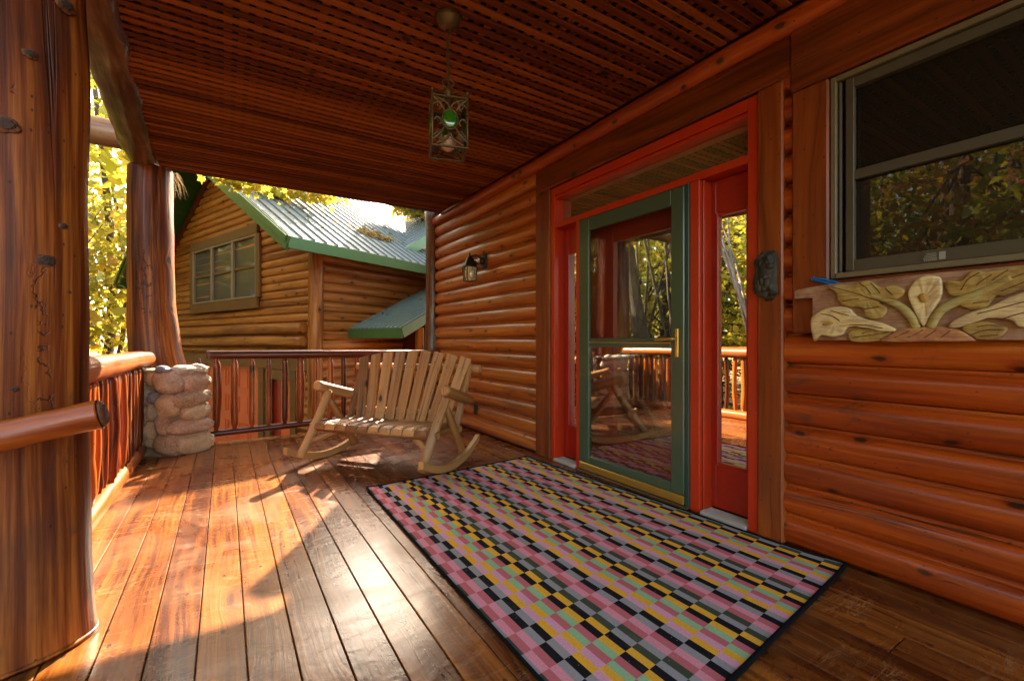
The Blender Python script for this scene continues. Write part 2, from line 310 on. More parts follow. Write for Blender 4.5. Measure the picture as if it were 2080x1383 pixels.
def rug_mat():
    N = NT('woven_rug'); uv = N.n('TexCoord').outputs['UV']; s = N.n('SeparateXYZ', {'Vector': uv})
    col_i = N.math('FLOOR', s.outputs[0]); row = N.math('FLOOR', s.outputs[1])
    base = N.math('FLOORED_MODULO', col_i, 12.0); odd = N.math('FLOORED_MODULO', row, 2.0)
    sw = N.math('SUBTRACT', base, N.math('SUBTRACT', N.math('MULTIPLY', N.math('FLOORED_MODULO', base, 2.0), 2.0), 1.0))
    idx = N.math('ADD', N.math('MULTIPLY', base, N.math('SUBTRACT', 1.0, odd)), N.math('MULTIPLY', sw, odd))
    f = N.math('DIVIDE', N.math('ADD', idx, 0.5), 12.0)
    g = (0.29, 0.265, 0.25); o = (0.05, 0.062, 0.035); y = (0.74, 0.37, 0.03); k = (0.007, 0.007, 0.009); r = (0.50, 0.125, 0.13)
    gn = (0.27, 0.44, 0.23); l = (0.64, 0.30, 0.37); p = (0.68, 0.255, 0.29)
    seq = [g, o, y, k, r, gn, y, l, g, k, r, p]
    c = N.ramp(f, [(i / 12, q) for i, q in enumerate(seq)], 'CONSTANT')
    wv = N.noise(N.mapped(uv, (5, 12, 1)), 1.0, 6, 0.85)
    dirt = N.noise(N.mapped(uv, (0.35, 0.5, 1)), 1.0, 5, 0.7)
    c = N.mix(N.math('MULTIPLY', N.sstep(wv, 0.35, 0.75), 0.34), c, (0.03, 0.025, 0.02))
    c = N.mix(N.math('MULTIPLY', N.sstep(dirt, 0.55, 0.8), 0.25), c, (0.25, 0.19, 0.12))
    spn = N.vor(N.mapped(uv, (0.9, 2.2, 1))); sp = N.math('ADD', spn.outputs['Distance'], N.math('LESS_THAN', N.n('SeparateColor', {'Color': spn.outputs['Color']}).outputs[0], 0.8))
    c = N.mix(N.math('MULTIPLY', N.math('LESS_THAN', sp, 0.035), 0.7), c, (0.5, 0.45, 0.35))
    return N.surf(N.n('BsdfPrincipled', {'Base Color': c, 'Roughness': 0.92, 'Normal': N.bump(wv, 0.35, 0.004), 'Specular IOR Level': 0.08}).outputs[0])
M['rug'] = rug_mat()
def carve_mat(name, c1, c2, c3):
    c1, c2, c3 = [tuple(0.85 * q for q in c_) for c_ in (c1, c2, c3)]
    N = NT(name); oc = N.n('TexCoord').outputs['Object']
    a = N.noise(oc, 13, 5, 0.6, 0.5); b = N.noise(N.mapped(oc, (20, 9, 130)), 1.0, 5, 0.65)
    col = N.ramp(a, [(0.3, c1), (0.5, c2), (0.68, c3)])
    col = N.mix(N.math('MULTIPLY', N.sstep(b, 0.48, 0.62), 0.45), col, tuple(0.45 * x for x in c1))
    return N.surf(N.n('BsdfPrincipled', {'Base Color': col, 'Roughness': 0.6, 'Normal': N.bump(N.math('ADD', a, N.math('MULTIPLY', b, 0.5)), 0.4, 0.006)}).outputs[0])
M['cv_board'] = carve_mat('carved_board', (0.22, 0.10, 0.055), (0.33, 0.17, 0.10), (0.40, 0.25, 0.16))
M['cv_leaf'] = carve_mat('carved_leaf', (0.24, 0.13, 0.03), (0.42, 0.275, 0.065), (0.46, 0.35, 0.12))
M['cv_stem'] = carve_mat('carved_stem', (0.28, 0.19, 0.05), (0.42, 0.31, 0.09), (0.36, 0.36, 0.15))
M['cv_flower'] = carve_mat('carved_flower', (0.46, 0.30, 0.16), (0.68, 0.52, 0.26), (0.74, 0.58, 0.22))
M['cv_mound'] = carve_mat('carved_mound', (0.30, 0.09, 0.04), (0.43, 0.18, 0.075), (0.55, 0.30, 0.08))
M['cv_line'] = paint('carved_groove', (0.13, 0.065, 0.022), 0.8)
M['cv_core'] = paint('carved_spadix', (0.50, 0.28, 0.05), 0.6)

# ------------------------------------------------------------------ mesh builder
class MB:
    def __init__(s): s.v = []; s.f = []; s.uv = []; s.t = []; s.sm = []
    def face(s, idx, uvs, t, smooth=False):
        s.f.append(tuple(idx)); s.uv.extend(uvs); s.t.append(t); s.sm.append(smooth)
    def box(s, lo, hi, grain=None, M4=None, bev=0.003, tint=None):
        lo = Vector(lo); hi = Vector(hi); c = (lo + hi) / 2; h = (hi - lo) / 2
        h = Vector([abs(a) for a in h])
        if grain is None: grain = max(range(3), key=lambda i: h[i])
        b = min(bev, 0.45 * min(h)); t = random.random() if tint is None else tint
        ou, ov = random.random() * 20, random.random() * 20
        base = len(s.v); ids = {}
        for sx in (-1, 1):
            for sy in (-1, 1):
                for sz in (-1, 1):
                    sg = (sx, sy, sz)
                    for ax in range(3):
                        p = [sg[i] * (h[i] if i == ax else h[i] - b) for i in range(3)]
                        q = Vector(p); ids[(sg, ax)] = len(s.v)
                        q = c + q; s.v.append(M4 @ q if M4 else q)
        def loc(i):
            k = i - base; sg = ((k // 12) * 2 - 1, ((k // 6) % 2) * 2 - 1, ((k // 3) % 2) * 2 - 1); ax = k % 3
            return [sg[j] * (h[j] if j == ax else h[j] - b) for j in range(3)]
        def add(idx, ax):
            us = []
            for i in idx:
                q = loc(i)
                o = [j for j in range(3) if j != grain]
                if ax == grain: us.append((ou + q[o[0]], ov + q[o[1]] * 0.3))
                else:
                    uax = [j for j in o if j != ax]
                    us.append((ou + q[uax[0]] + (ax * 0.37), ov + q[grain]))
            s.face(idx, us, t)
        for ax in range(3):
            o = [j for j in range(3) if j != ax]
            for sg in (-1, 1):
                quad = []
                for a, bb in ((-1, -1), (1, -1), (1, 1), (-1, 1)):
                    g = [0, 0, 0]; g[ax] = sg; g[o[0]] = a; g[o[1]] = bb; quad.append(ids[(tuple(g), ax)])
                add(quad, ax)
        for ax in range(3):
            a1, a2 = [j for j in range(3) if j != ax]
            for s1 in (-1, 1):
                for s2 in (-1, 1):
                    g0 = [0, 0, 0]; g0[a1] = s1; g0[a2] = s2; g0[ax] = -1; g1 = list(g0); g1[ax] = 1
                    add([ids[(tuple(g0), a1)], ids[(tuple(g1), a1)], ids[(tuple(g1), a2)], ids[(tuple(g0), a2)]], a1)
        for sx in (-1, 1):
            for sy in (-1, 1):
                for sz in (-1, 1): add([ids[((sx, sy, sz), k)] for k in range(3)], 0)
        return s
    def beam(s, a, b, w, d, up=(0, 0, 1), bev=0.003, tint=None):
        """rectangular bar from a to b; w across, d along up"""
        a = Vector(a); b = Vector(b); z = (b - a); L = z.length; z.normalize(); up = Vector(up)
        x = z.cross(up).normalized(); y = x.cross(z).normalized()
        m = Matrix(((x.x, y.x, z.x, a.x), (x.y, y.y, z.y, a.y), (x.z, y.z, z.z, a.z), (0, 0, 0, 1)))
        return s.box((-w / 2, -d / 2, 0), (w / 2, d / 2, L), 2, m, bev, tint)
    def tube(s, pts, rad, seg=14, nz=0.0, nf=3.0, caps=True, tint=None, sub=0, flat=None, seamdir=None, round_end=0.25, zs=1.0):
        pts = [Vector(p) for p in pts]
        rad = [rad] * len(pts) if not isinstance(rad, (list, tuple)) else list(rad)
        if sub:                                            # Catmull-Rom refinement
            P, Q = [], []
            n = len(pts)
            for i in range(n - 1):
                p0, p1, p2, p3 = pts[max(i - 1, 0)], pts[i], pts[i + 1], pts[min(i + 2, n - 1)]
                for k in range(sub):
                    t = k / sub
                    P.append(0.5 * ((2 * p1) + (p2 - p0) * t + (2 * p0 - 5 * p1 + 4 * p2 - p3) * t * t + (3 * p1 - p0 - 3 * p2 + p3) * t ** 3))
                    Q.append(rad[i] + (rad[i + 1] - rad[i]) * t)
            P.append(pts[-1]); Q.append(rad[-1]); pts, rad = P, Q
        t = random.random() if tint is None else tint
        ou, ov = random.random() * 20, random.random() * 20; so = Vector((random.random() * 50, random.random() * 50, 0))
        mid = pts[len(pts) // 2]
        sdv = Vector(seamdir) if seamdir else (mid - Vector((0, 0, CAM_H)))
        n = len(pts); rings = []; prev = None; L = 0
        tang = [(pts[min(i + 1, n - 1)] - pts[max(i - 1, 0)]).normalized() for i in range(n)]
        if caps and round_end and n > 1:
            pts = [pts[0]] + [pts[0] + tang[0] * rad[0] * 0.12] + pts[1:-1] + [pts[-1] - tang[-1] * rad[-1] * 0.12, pts[-1]]
            rad = [rad[0] * (1 - round_end)] + [rad[0]] + rad[1:-1] + [rad[-1], rad[-1] * (1 - round_end)]
            tang = [tang[0]] + tang + [tang[-1]]; n = len(pts)
        ls = []
        for i in range(n):
            T = tang[i]; x = sdv - T * sdv.dot(T) if prev is None else prev - T * prev.dot(T)
            if x.length < 1e-4: x = T.orthogonal()
            x.normalize(); prev = x; y = T.cross(x)
            if i: L += (pts[i] - pts[i - 1]).length
            ls.append(L); ring = []
            for k in range(seg):
                a = 2 * math.pi * k / seg; d = x * math.cos(a) + y * math.sin(a)
                if flat: d = d - Vector(flat[0]) * d.dot(Vector(flat[0])) * (1 - flat[1])
                r = rad[i]
                if nz:
                    w_ = pts[i] + d * rad[i]; w_ = Vector((w_.x, w_.y, w_.z * zs))
                    r *= 1 + nz * mnoise.noise(w_ * nf + so) + nz * 0.5 * mnoise.noise(w_ * nf * 2.7 + so)
                ring.append(len(s.v)); s.v.append(pts[i] + d * r)
            rings.append(ring)
        rm = sum(rad) / n * 2 * math.pi
        for i in range(n - 1):
            for k in range(seg):
                k2 = (k + 1) % seg
                u0, u1 = ou + rm * k / seg, ou + rm * (k + 1) / seg
                s.face((rings[i][k], rings[i][k2], rings[i + 1][k2], rings[i + 1][k]), ((u0, ov + ls[i]), (u1, ov + ls[i]), (u1, ov + ls[i + 1]), (u0, ov + ls[i + 1])), t, True)
        if caps:
            for ring, flip in ((rings[0], True), (rings[-1], False)):
                idx = ring[::-1] if flip else ring
                s.face(idx, [(ou + 0.03 * math.cos(6.283 * k / seg), ov + 0.03 * math.sin(6.283 * k / seg)) for k in range(seg)], min(1, t + 0.35), False)
        return s
    def blob(s, c, r, rot=None, nz=0.18, nf=3.0, sub=3, tint=None, sq=0.0):
        bm = bmesh.new(); bmesh.ops.create_icosphere(bm, subdivisions=sub, radius=1.0); so = Vector((random.random() * 40, 3, 9))
        base = len(s.v); t = random.random() if tint is None else tint
        for v in bm.verts:
            p = v.co.copy()
            if sq: p = Vector([math.copysign(abs(a) ** (1 - sq), a) for a in p])
            p *= 1 + nz * mnoise.noise(p * nf * 0.5 + so) + nz * 0.4 * mnoise.noise(p * nf * 1.6 + so)
            p = Vector((p.x * r[0], p.y * r[1], p.z * r[2]))
            if rot: p = rot @ p
            s.v.append(Vector(c) + p)
        for f in bm.faces: s.face([base + v.index for v in f.verts], [(v.co.x, v.co.y) for v in f.verts], t, True)
        bm.free(); return s
    def quadgrid(s, fn, nu, nv, tint=0.5, smooth=True, uvf=None):
        base = len(s.v)
        for j in range(nv + 1):
            for i in range(nu + 1): s.v.append(Vector(fn(i / nu, j / nv)))
        uvf = uvf or (lambda a, b: (a, b))
        for j in range(nv):
            for i in range(nu):
                q = [base + j * (nu + 1) + i, base + j * (nu + 1) + i + 1, base + (j + 1) * (nu + 1) + i + 1, base + (j + 1) * (nu + 1) + i]
                s.face(q, [uvf(i / nu, j / nv), uvf((i + 1) / nu, j / nv), uvf((i + 1) / nu, (j + 1) / nv), uvf(i / nu, (j + 1) / nv)], tint, smooth)
        return s
    def poly(s, pts, tint=0.5):
        base = len(s.v); s.v.extend(Vector(p) for p in pts)
        s.face(range(base, base + len(pts)), [(p[0], p[1]) for p in pts], tint); return s
    def prism(s, pts, off, tint=0.5):
        """polygon extruded by the vector off"""
        off = Vector(off); n = len(pts); a = [Vector(p) for p in pts]; base = len(s.v)
        s.v.extend(a); s.v.extend(p + off for p in a)
        L = [0]
        for i in range(n): L.append(L[-1] + (a[(i + 1) % n] - a[i]).length)
        uvp = lambda p: (p.x + p.y, p.z)
        s.face(range(base, base + n), [uvp(p) for p in a], tint); s.face(range(base + 2 * n - 1, base + n - 1, -1), [uvp(p + off) for p in reversed(a)], tint)
        for i in range(n):
            j = (i + 1) % n
            s.face((base + i, base + j, base + n + j, base + n + i), ((0, L[i]), (0, L[i + 1]), (off.length, L[i + 1]), (off.length, L[i])), tint)
        return s
    def build(s, name, mat, parent=None, recalc=True, origin=None):
        me = bpy.data.meshes.new(name)
        o3 = Vector(origin) if origin is not None else Vector((0, 0, 0))
        if parent is not None: o3 = Vector(parent.get('_o', (0, 0, 0)))
        me.from_pydata([tuple(Vector(p) - o3) for p in s.v], [], s.f)
        uvl = me.uv_layers.new(name='UVMap')
        uvl.data.foreach_set('uv', np.array(s.uv, dtype=np.float32).ravel())
        at = me.attributes.new('tint', 'FLOAT', 'FACE'); at.data.foreach_set('value', np.array(s.t, dtype=np.float32))
        me.polygons.foreach_set('use_smooth', np.array(s.sm, dtype=bool))
        if recalc:
            bm = bmesh.new(); bm.from_mesh(me); bmesh.ops.recalc_face_normals(bm, faces=bm.faces); bm.to_mesh(me); bm.free()
        me.update()
        me.materials.append(mat)
        ob = bpy.data.objects.new(name, me); COL.objects.link(ob)
        if parent is not None: ob.parent = parent; ob['_o'] = tuple(o3)
        else: ob.location = o3; ob['_o'] = tuple(o3)
        return ob

def tag(o, label, cat, group=None):
    o['label'] = label; o['category'] = cat
    if group: o['group'] = group
    return o
def thing(name, loc, label, cat, group=None):
    o = bpy.data.objects.new(name, None); COL.objects.link(o); o.location = loc; o['_o'] = tuple(loc); o.empty_display_size = 0.1
    return tag(o, label, cat, group)
def struct(o): o['kind'] = 'structure'; return o

GZ = -1.75      # ground level; the porch floor is z = 0

# ------------------------------------------------------------------ ground
b = MB(); b.quadgrid(lambda u, v: ((u - 0.5) * 240, (v - 0.5) * 240, GZ + 0.25 * mnoise.noise(Vector((u * 30, v * 30, 0)))), 60, 60)
struct(b.build('ground', M['ground'], recalc=False))

# ------------------------------------------------------------------ porch floor
PX, PO = 0.1413, -0.219
b = MB()
for k in range(-14, 19):
    x0 = PO + PX * k; x1 = min(x0 + PX - 0.0042, 2.452)
    if x0 > 2.44: continue
    y1 = 5.60 if x0 > -0.76 else 2.0 + max(0, (x0 + 2.2)) * 0.1
    y0 = -2.6
    cuts = [y0, y1] if random.random() < 0.88 else [y0, random.uniform(-0.4, 0.6), y1]
    if abs(x0 - 1.90) < 0.07: cuts = [y0, 0.62, y1]
    for a, c in zip(cuts, cuts[1:]): b.box((x0, a + 0.0015, -0.032), (x1, c - 0.0015, random.uniform(-0.0012, 0.0006)), 1, bev=0.0022)
for y in (5.63,): b.box((-0.78, 5.603, -0.22), (2.46, 5.64, -0.004), 0, bev=0.004)
b.box((-0.80, 2.2, -0.25), (-0.765, 5.64, -0.006), 1)
b.box((-2.25, -2.6, -0.30), (2.44, 2.0, -0.06), 1); b.box((-0.76, 2.0, -0.30), (2.44, 5.60, -0.06), 1)
for y in (-2, 0.2, 2.4, 5.3):
    for x in (-0.6, 1.0): b.box((x - 0.07, y - 0.07, GZ - 0.2), (x + 0.07, y + 0.07, -0.31), 2)
struct(b.build('porch_floor', M['deck']))

# ------------------------------------------------------------------ porch ceiling: two layers of lattice strips
CZ = 2.74; LP = 0.0705
b = MB()
def beam_edge_x(y):    # the log beam's inner side, slightly bowed
    return np.interp(y, [-2.6, 5.7], [-0.44, -0.46])
y = 5.60; 
while y > -0.75:
    b.box((beam_edge_x(y) - 0.08, y - 0.043, CZ), (2.42, y, CZ + 0.010), 0, bev=0.002); y -= LP
x = -0.50
while x < 2.42:
    b.box((x, -0.75, CZ + 0.0105), (x + 0.040, 5.59, CZ + 0.021), 1, bev=0.002); x += LP
struct(b.build('porch_ceiling', M['lattice']))

# ------------------------------------------------------------------ log siding
def siding(bld, p0, p1, z0, z1, out, pitch=0.155, bulge=0.057, zbase=0.0, nlen=14, clip=None, wob=0.003):
    """rounded log courses between two points in plan, bulging along 'out'"""
    p0 = Vector(p0); p1 = Vector(p1); out = Vector(out); L = (p1 - p0).length
    k0 = int(math.floor((z0 - zbase) / pitch)); k = k0
    prof = []
    for i in range(11):
        t = i / 10; a = math.pi * (0.0 + 0.985 * t)
        prof.append((0.5 - 0.5 * math.cos(a), max(0.0, math.sin(a)) ** 0.8))
    prof = [(p[0] * 0.915 + 0.012, p[1]) for p in prof] + [(0.936, 0.17), (0.998, 0.15), (1.012, 0.0)]
    while zbase + k * pitch < z1 - 0.005:
        zb = zbase + k * pitch; t = random.random(); ou, ov = random.random() * 20, random.random() * 20
        so = random.random() * 40
        a0, a1 = (0, L) if clip is None else clip(zb + pitch * 0.5)
        k += 1
        if a1 - a0 < 0.03: continue
        rows = []
        for j in range(nlen + 1):
            s_ = a0 + (a1 - a0) * j / nlen; q = p0 + (p1 - p0) * (s_ / L); row = []
            wv = wob * mnoise.noise(Vector((s_ * 1.3, so, 0))); sc = 1 + 0.06 * mnoise.noise(Vector((s_ * 0.9, so, 4)))
            for h, d in prof:
                row.append(len(bld.v)); bld.v.append(q + out * (bulge * d * sc + wv) + Vector((0, 0, min(max(zb + h * pitch + wv * 0.6, z0), z1))))
            rows.append((row, s_))
        for j in range(nlen):
            for i in range(len(prof) - 1):
                ra, sa = rows[j]; rb, sb = rows[j + 1]
                u0, u1 = ou + prof[i][0] * pitch * 1.4, ou + prof[i + 1][0] * pitch * 1.4
                bld.face((ra[i], rb[i], rb[i + 1], ra[i + 1]), ((u0, ov + sa), (u0, ov + sb), (u1, ov + sb), (u1, ov + sa)), t, i < len(prof) - 4)
    return bld

WX = 2.492      # groove plane of the house wall; the logs bulge towards -X
house = thing('log_house', (2.46, 2.3, 0), 'varnished log house wall with red entry and green storm door behind the patterned rug', 'house')
b = MB(); siding(b, (WX, 5.84, 0), (WX, 3.40, 0), 0.0, 2.66, (-1, 0, 0)); b.build('log_siding', M['log_yellow_lit'], house)
b = MB(); siding(b, (WX, 1.25, 0), (WX, -2.6, 0), 0.0, 1.085, (-1, 0, 0)); siding(b, (WX, 1.25, 0), (WX, 1.17, 0), 1.085, 2.5, (-1, 0, 0), nlen=2)
siding(b, (WX, -0.85, 0), (WX, -2.6, 0), 1.085, 2.66, (-1, 0, 0))
b.build('log_siding', M['log'], house)
b = MB(); b.tube([(2.45, 5.95, -0.3), (2.43, 5.94, 0.8), (2.45, 5.96, 1.7), (2.44, 5.95, 2.85)], [0.10, 0.096, 0.092, 0.095], 20, nz=0.12, nf=3, sub=6); b.build('corner_post', M['beam'], house)
b = MB()
b.box((2.52, -3.2, GZ - 0.3), (2.60, 1.40, 1.08)); b.box((2.52, 3.2, GZ - 0.3), (2.60, 5.98, 2.9)); b.box((2.66, 1.0, -0.5), (2.70, 3.5, 2.9))
b.box((2.60, 5.90, GZ - 0.3), (9.0, 5.98, 3.2)); b.box((2.53, -3.2, 2.70), (9.0, 5.90, 3.2)); b.box((2.60, -3.2, 1.08), (2.66, 1.2, 2.7))
b.build('wall_core', M['trim'], house)
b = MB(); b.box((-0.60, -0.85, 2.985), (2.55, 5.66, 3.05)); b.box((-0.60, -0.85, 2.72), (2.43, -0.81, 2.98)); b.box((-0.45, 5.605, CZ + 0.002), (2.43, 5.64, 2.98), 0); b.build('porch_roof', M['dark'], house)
b = MB(); b.tube([(2.45, 5.84, 2.675), (2.45, 2.5, 2.668), (2.45, -2.6, 2.675)], 0.062, 16, nz=0.05, sub=10); b.build('ceiling_trim', M['log'], house)
b = MB(); b.box((2.425, 1.20, 2.395), (2.50, 3.44, 2.60), 1, bev=0.008); b.build('header_board', M['trim'], house)
b = MB(); b.box((2.418, -0.75, 2.30), (2.50, 1.197, 2.605), 1, bev=0.008); b.build('header_board', M['trim'], house)
for y0, y1 in ((3.225, 3.44), (1.236, 1.369)):
    b = MB(); b.box((2.425, y0, 0.0), (2.53, y1, 2.392), 2, bev=0.008); b.build('door_casing', M['trim'], house)
for y0, y1 in ((1.025, 1.19), (-0.75, -0.58)):
    b = MB(); b.box((2.42, y0, 1.085), (2.52, y1, 2.297), 2, bev=0.008); b.build('window_casing', M['trim'], house)
b = MB(); b.box((2.428, -0.575, 1.10), (2.50, 1.02, 1.335), 1, bev=0.006); b.build('window_apron', M['trim'], house)
# red frame of the entry
b = MB()
b.box((2.440, 3.172, 0.0), (2.56, 3.222, 2.385), 2); b.box((2.440, 1.372, 0.0), (2.56, 1.430, 2.385), 2)
b.box((2.440, 1.432, 2.318), (2.56, 3.170, 2.385), 1); b.box((2.452, 1.432, 2.290), (2.57, 3.170, 2.316), 1)
b.box((2.443, 1.432, 2.030), (2.56, 3.170, 2.078), 1)
b.box((2.443, 2.845, 0.0), (2.56, 2.885, 2.028), 2); b.box((2.443, 1.735, 0.0), (2.56, 1.800, 2.028), 2)
b.box((2.470, 1.722, 0.0), (2.56, 1.733, 2.028), 2)
b.build('door_frame', M['redl'], house)
def side_light(y0, y1, gy0, gy1):
    b = MB(); X = 2.545
    b.box((X, y0, 0.03), (X + 0.04, gy0, 2.028), 2); b.box((X, gy1, 0.03), (X + 0.04, y1, 2.028), 2)
    b.box((X, gy0, 0.03), (X + 0.04, gy1, 0.29), 1); b.box((X, gy0, 1.825), (X + 0.04, gy1, 2.028), 1)
    m = 0.018
    for lo, hi in (((gy0, 0.29), (gy0 + m, 1.825)), ((gy1 - m, 0.29), (gy1, 1.825)), ((gy0 + m, 0.29), (gy1 - m, 0.29 + m)), ((gy0 + m, 1.825 - m), (gy1 - m, 1.825))):
        b.box((X - 0.008, lo[0], lo[1]), (X + 0.03, hi[0], hi[1]))
    s = b.build('sidelight', M['red'], house)
    g = MB(); g.box((X + 0.012, gy0 + m, 0.29 + m), (X + 0.022, gy1 - m, 1.825 - m), bev=0.0); g.build('pane', M['side_pane'], s)
side_light(1.44, 1.733, 1.478, 1.690)
side_light(2.887, 3.17, 2.955, 3.115)
for y0, y1 in ((1.435, 1.72), (2.89, 3.168)):
    b = MB(); b.box((2.425, y0, 0.0), (2.545, y1, 0.022))
    for i in range(9): b.box((2.430 + 0.012 * i, y0 + 0.004, 0.022), (2.436 + 0.012 * i, y1 - 0.004, 0.026), bev=0.001)
    b.build('threshold', M['alum'], house)
b = MB(); b.box((2.535, 1.432, 2.08), (2.55, 3.17, 2.289)); b.build('transom_pane', M['transom_pane'], house)
# front door behind the storm door
b = MB(); X = 2.55
b.box((X, 2.575, 0.03), (X + 0.04, 2.843, 2.028), 2); b.box((X, 1.802, 0.03), (X + 0.04, 1.93, 2.028), 2)
b.box((X, 1.93, 0.03), (X + 0.04, 2.575, 0.30), 1); b.box((X, 1.93, 1.83), (X + 0.04, 2.575, 2.028), 1)
for lo, hi in (((1.93, 0.30), (1.95, 1.83)), ((2.555, 0.30), (2.575, 1.83)), ((1.95, 0.30), (2.555, 0.32)), ((1.95, 1.81), (2.555, 1.83))): b.box((X - 0.01, lo[0], lo[1]), (X + 0.03, hi[0], hi[1]))
fd = b.build('front_door', M['red'], house)
g = MB(); g.box((X + 0.012, 1.95, 0.32), (X + 0.022, 2.555, 1.81), bev=0); g.build('pane', M['door_pane'], fd)
# green storm door
b = MB(); X0, X1 = 2.434, 2.462
b.box((X0, 2.722, 0.075), (X1, 2.832, 2.022), 2, bev=0.006); b.box((X0, 1.838, 0.075), (X1, 1.938, 2.022), 2, bev=0.006)
b.box((X0 + .001, 1.938, 1.918), (X1, 2.722, 2.022), 1, bev=0.006); b.box((X0 + .001, 1.938, 0.075), (X1, 2.722, 0.135), 1, bev=0.006)
b.box((X0 + .003, 1.938, 1.000), (X1 + .004, 2.722, 1.068), 1, bev=0.005)
sdoor = b.build('storm_door', M['green'], house)
g = MB(); g.box((2.446, 1.938, 0.135), (2.450, 2.722, 1.0), bev=0); g.build('glass_pane', M['storm_pane'], sdoor)
g = MB(); g.box((2.446, 1.938, 1.068), (2.450, 2.722, 1.918), bev=0); g.build('screen_pane', M['storm_screen'], sdoor)
g = MB(); g.box((2.430, 1.840, 0.018), (2.460, 2.832, 0.073), 1); g.build('kick_plate', M['brass'], sdoor)
g = MB(); g.tube([(2.4355, 1.945, 1.034), (2.4355, 2.715, 1.034)], 0.0045, 8); g.build('brass_strip', M['brass'], sdoor)
g = MB(); g.box((2.424, 1.874, 0.945), (2.434, 1.898, 1.125), 2, bev=0.003); g.tube([(2.424, 1.886, 1.058), (2.392, 1.888, 1.060), (2.386, 1.905, 1.060), (2.386, 2.025, 1.054)], [0.009, 0.009, 0.010, 0.008], 10, sub=3)
g.box((2.420, 1.878, 0.975), (2.424, 1.894, 1.0), bev=0.001)
g.build('handle', M['brass'], sdoor)
b = MB(); b.box((2.436, 1.803, 0.012), (2.475, 1.832, 2.028), 2); b.box((2.441, 2.833, 0.012), (2.475, 2.843, 2.028), 2); b.box((2.442, 1.834, 2.0235), (2.475, 2.832, 2.0285), 1); b.build('storm_door_jamb', M['greend'], house)
b = MB(); b.box((2.405, 1.80, 0.0), (2.54, 2.845, 0.015)); b.build('door_sill', M['bronze'], house)
# house window: outer frame, sash, meeting rail, panes
b = MB(); Y0, Y1, Z0, Z1 = -0.57, 1.021, 1.340, 2.292
b.box((2.432, Y1 - 0.024, Z0), (2.50, Y1, Z1), 2); b.box((2.432, Y0, Z0), (2.50, Y0 + 0.024, Z1), 2)
b.box((2.432, Y0 + 0.024, Z1 - 0.026), (2.50, Y1 - 0.024, Z1), 1); b.box((2.425, Y0 + 0.024, Z0), (2.50, Y1 - 0.024, Z0 + 0.026), 1)
win = b.build('window', M['frame'], house)
s = MB(); a0, a1 = Y0 + 0.026, Y1 - 0.028
s.box((2.446, a1 - 0.012, Z0 + 0.03), (2.47, a1, Z1 - 0.03), 2); s.box((2.448, a1 - 0.062, Z0 + 0.03), (2.475, a1 - 0.028, Z1 - 0.03), 2)
s.box((2.452, a0, 1.790), (2.49, a1 - 0.03, 1.836), 1); s.box((2.450, a0, Z0 + 0.028), (2.49, a1 - 0.03, Z0 + 0.082), 1); s.box((2.450, a0, Z1 - 0.075), (2.49, a1 - 0.03, Z1 - 0.03), 1)
s.build('sash', M['sash'], win)
g = MB(); g.box((2.478, a0, 1.42), (2.484, a1 - 0.06, 1.79), bev=0); g.box((2.484, a0, 1.836), (2.490, a1 - 0.06, Z1 - 0.07), bev=0); g.build('pane', M['win_pane'], win)
g = MB(); g.box((2.4485, 0.612, 1.375), (2.4496, 0.690, 1.412), bev=0); g.build('sticker', M['sash'], win)
g = MB(); X = 2.4475
g.box((X, 0.616, 1.378), (X + 0.0008, 0.636, 1.409), bev=0)
for i in range(4): g.box((X, 0.642 + 0.003 * (i % 2), 1.386 + i * 0.0062), (X + 0.0008, 0.686 - 0.004 * i, 1.3885 + i * 0.0062), bev=0)
for i in range(7): g.box((X, 0.643 + i * 0.006, 1.377), (X + 0.0008, 0.647 + i * 0.006, 1.383), bev=0)
g.build('sticker_print', M['white'], win)
b = MB(); b.box((2.432, 4.60, 0.20), (2.446, 4.68, 0.32), bev=0.004); b.build('outlet_cover', M['black'], house)

# ------------------------------------------------------------------ posts and beams
def post(name, pts, rad, mat, label, cat, group=None, nz=0.07, nf=2.2, seg=64, sub=20, knots=(), flat=None):
    b = MB(); b.tube(pts, rad, seg, nz=nz, nf=nf, sub=sub, tint=0.5, zs=0.3, flat=flat)
    o = b.build(name, mat, None, origin=pts[0]); tag(o, label, cat, group)
    for (kx, ky, r) in knots:
        c0 = Vector(pts[2]); F = Vector(flat[0]); G = Vector((-F.y, F.x, 0)); ra, rb = rad[2] * flat[1] * 1.0, rad[2]
        d = Vector(ray(kx, ky)); oc = Vector((-c0.x, -c0.y, 0)); dh = Vector((d.x, d.y, 0))
        a0, a1, b0, b1 = oc.dot(F) / ra, dh.dot(F) / ra, oc.dot(G) / rb, dh.dot(G) / rb
        A_ = a1 * a1 + b1 * b1; B_ = 2 * (a0 * a1 + b0 * b1); C_ = a0 * a0 + b0 * b0 - 1
        p = Vector(C0) + d * ((-B_ - math.sqrt(max(0, B_ * B_ - 4 * A_ * C_))) / (2 * A_)); q = p - c0
        n_ = (F * (q.dot(F) / ra ** 2) + G * (q.dot(G) / rb ** 2)); n_.z = 0; n_.normalize(); t_ = Vector((-n_.y, n_.x, 0))
        m = Matrix(((t_.x, n_.x, 0), (t_.y, n_.y, 0), (0, 0, 1)))
        k = MB(); k.blob(p - n_ * 0.004, (r * 1.5, 0.006, r * 1.2), rot=m, nz=0.25, nf=3, sub=4); k.build('knot_collar', M['knotrim'], o)
        k = MB(); k.blob(p + n_ * 0.001, (r * 1.0, 0.0045, r * 0.75), rot=m, nz=0.3, nf=5, sub=4); k.build('knot', M['knot'], o)
    return o
PF = Vector((-0.284, 0.959, 0))
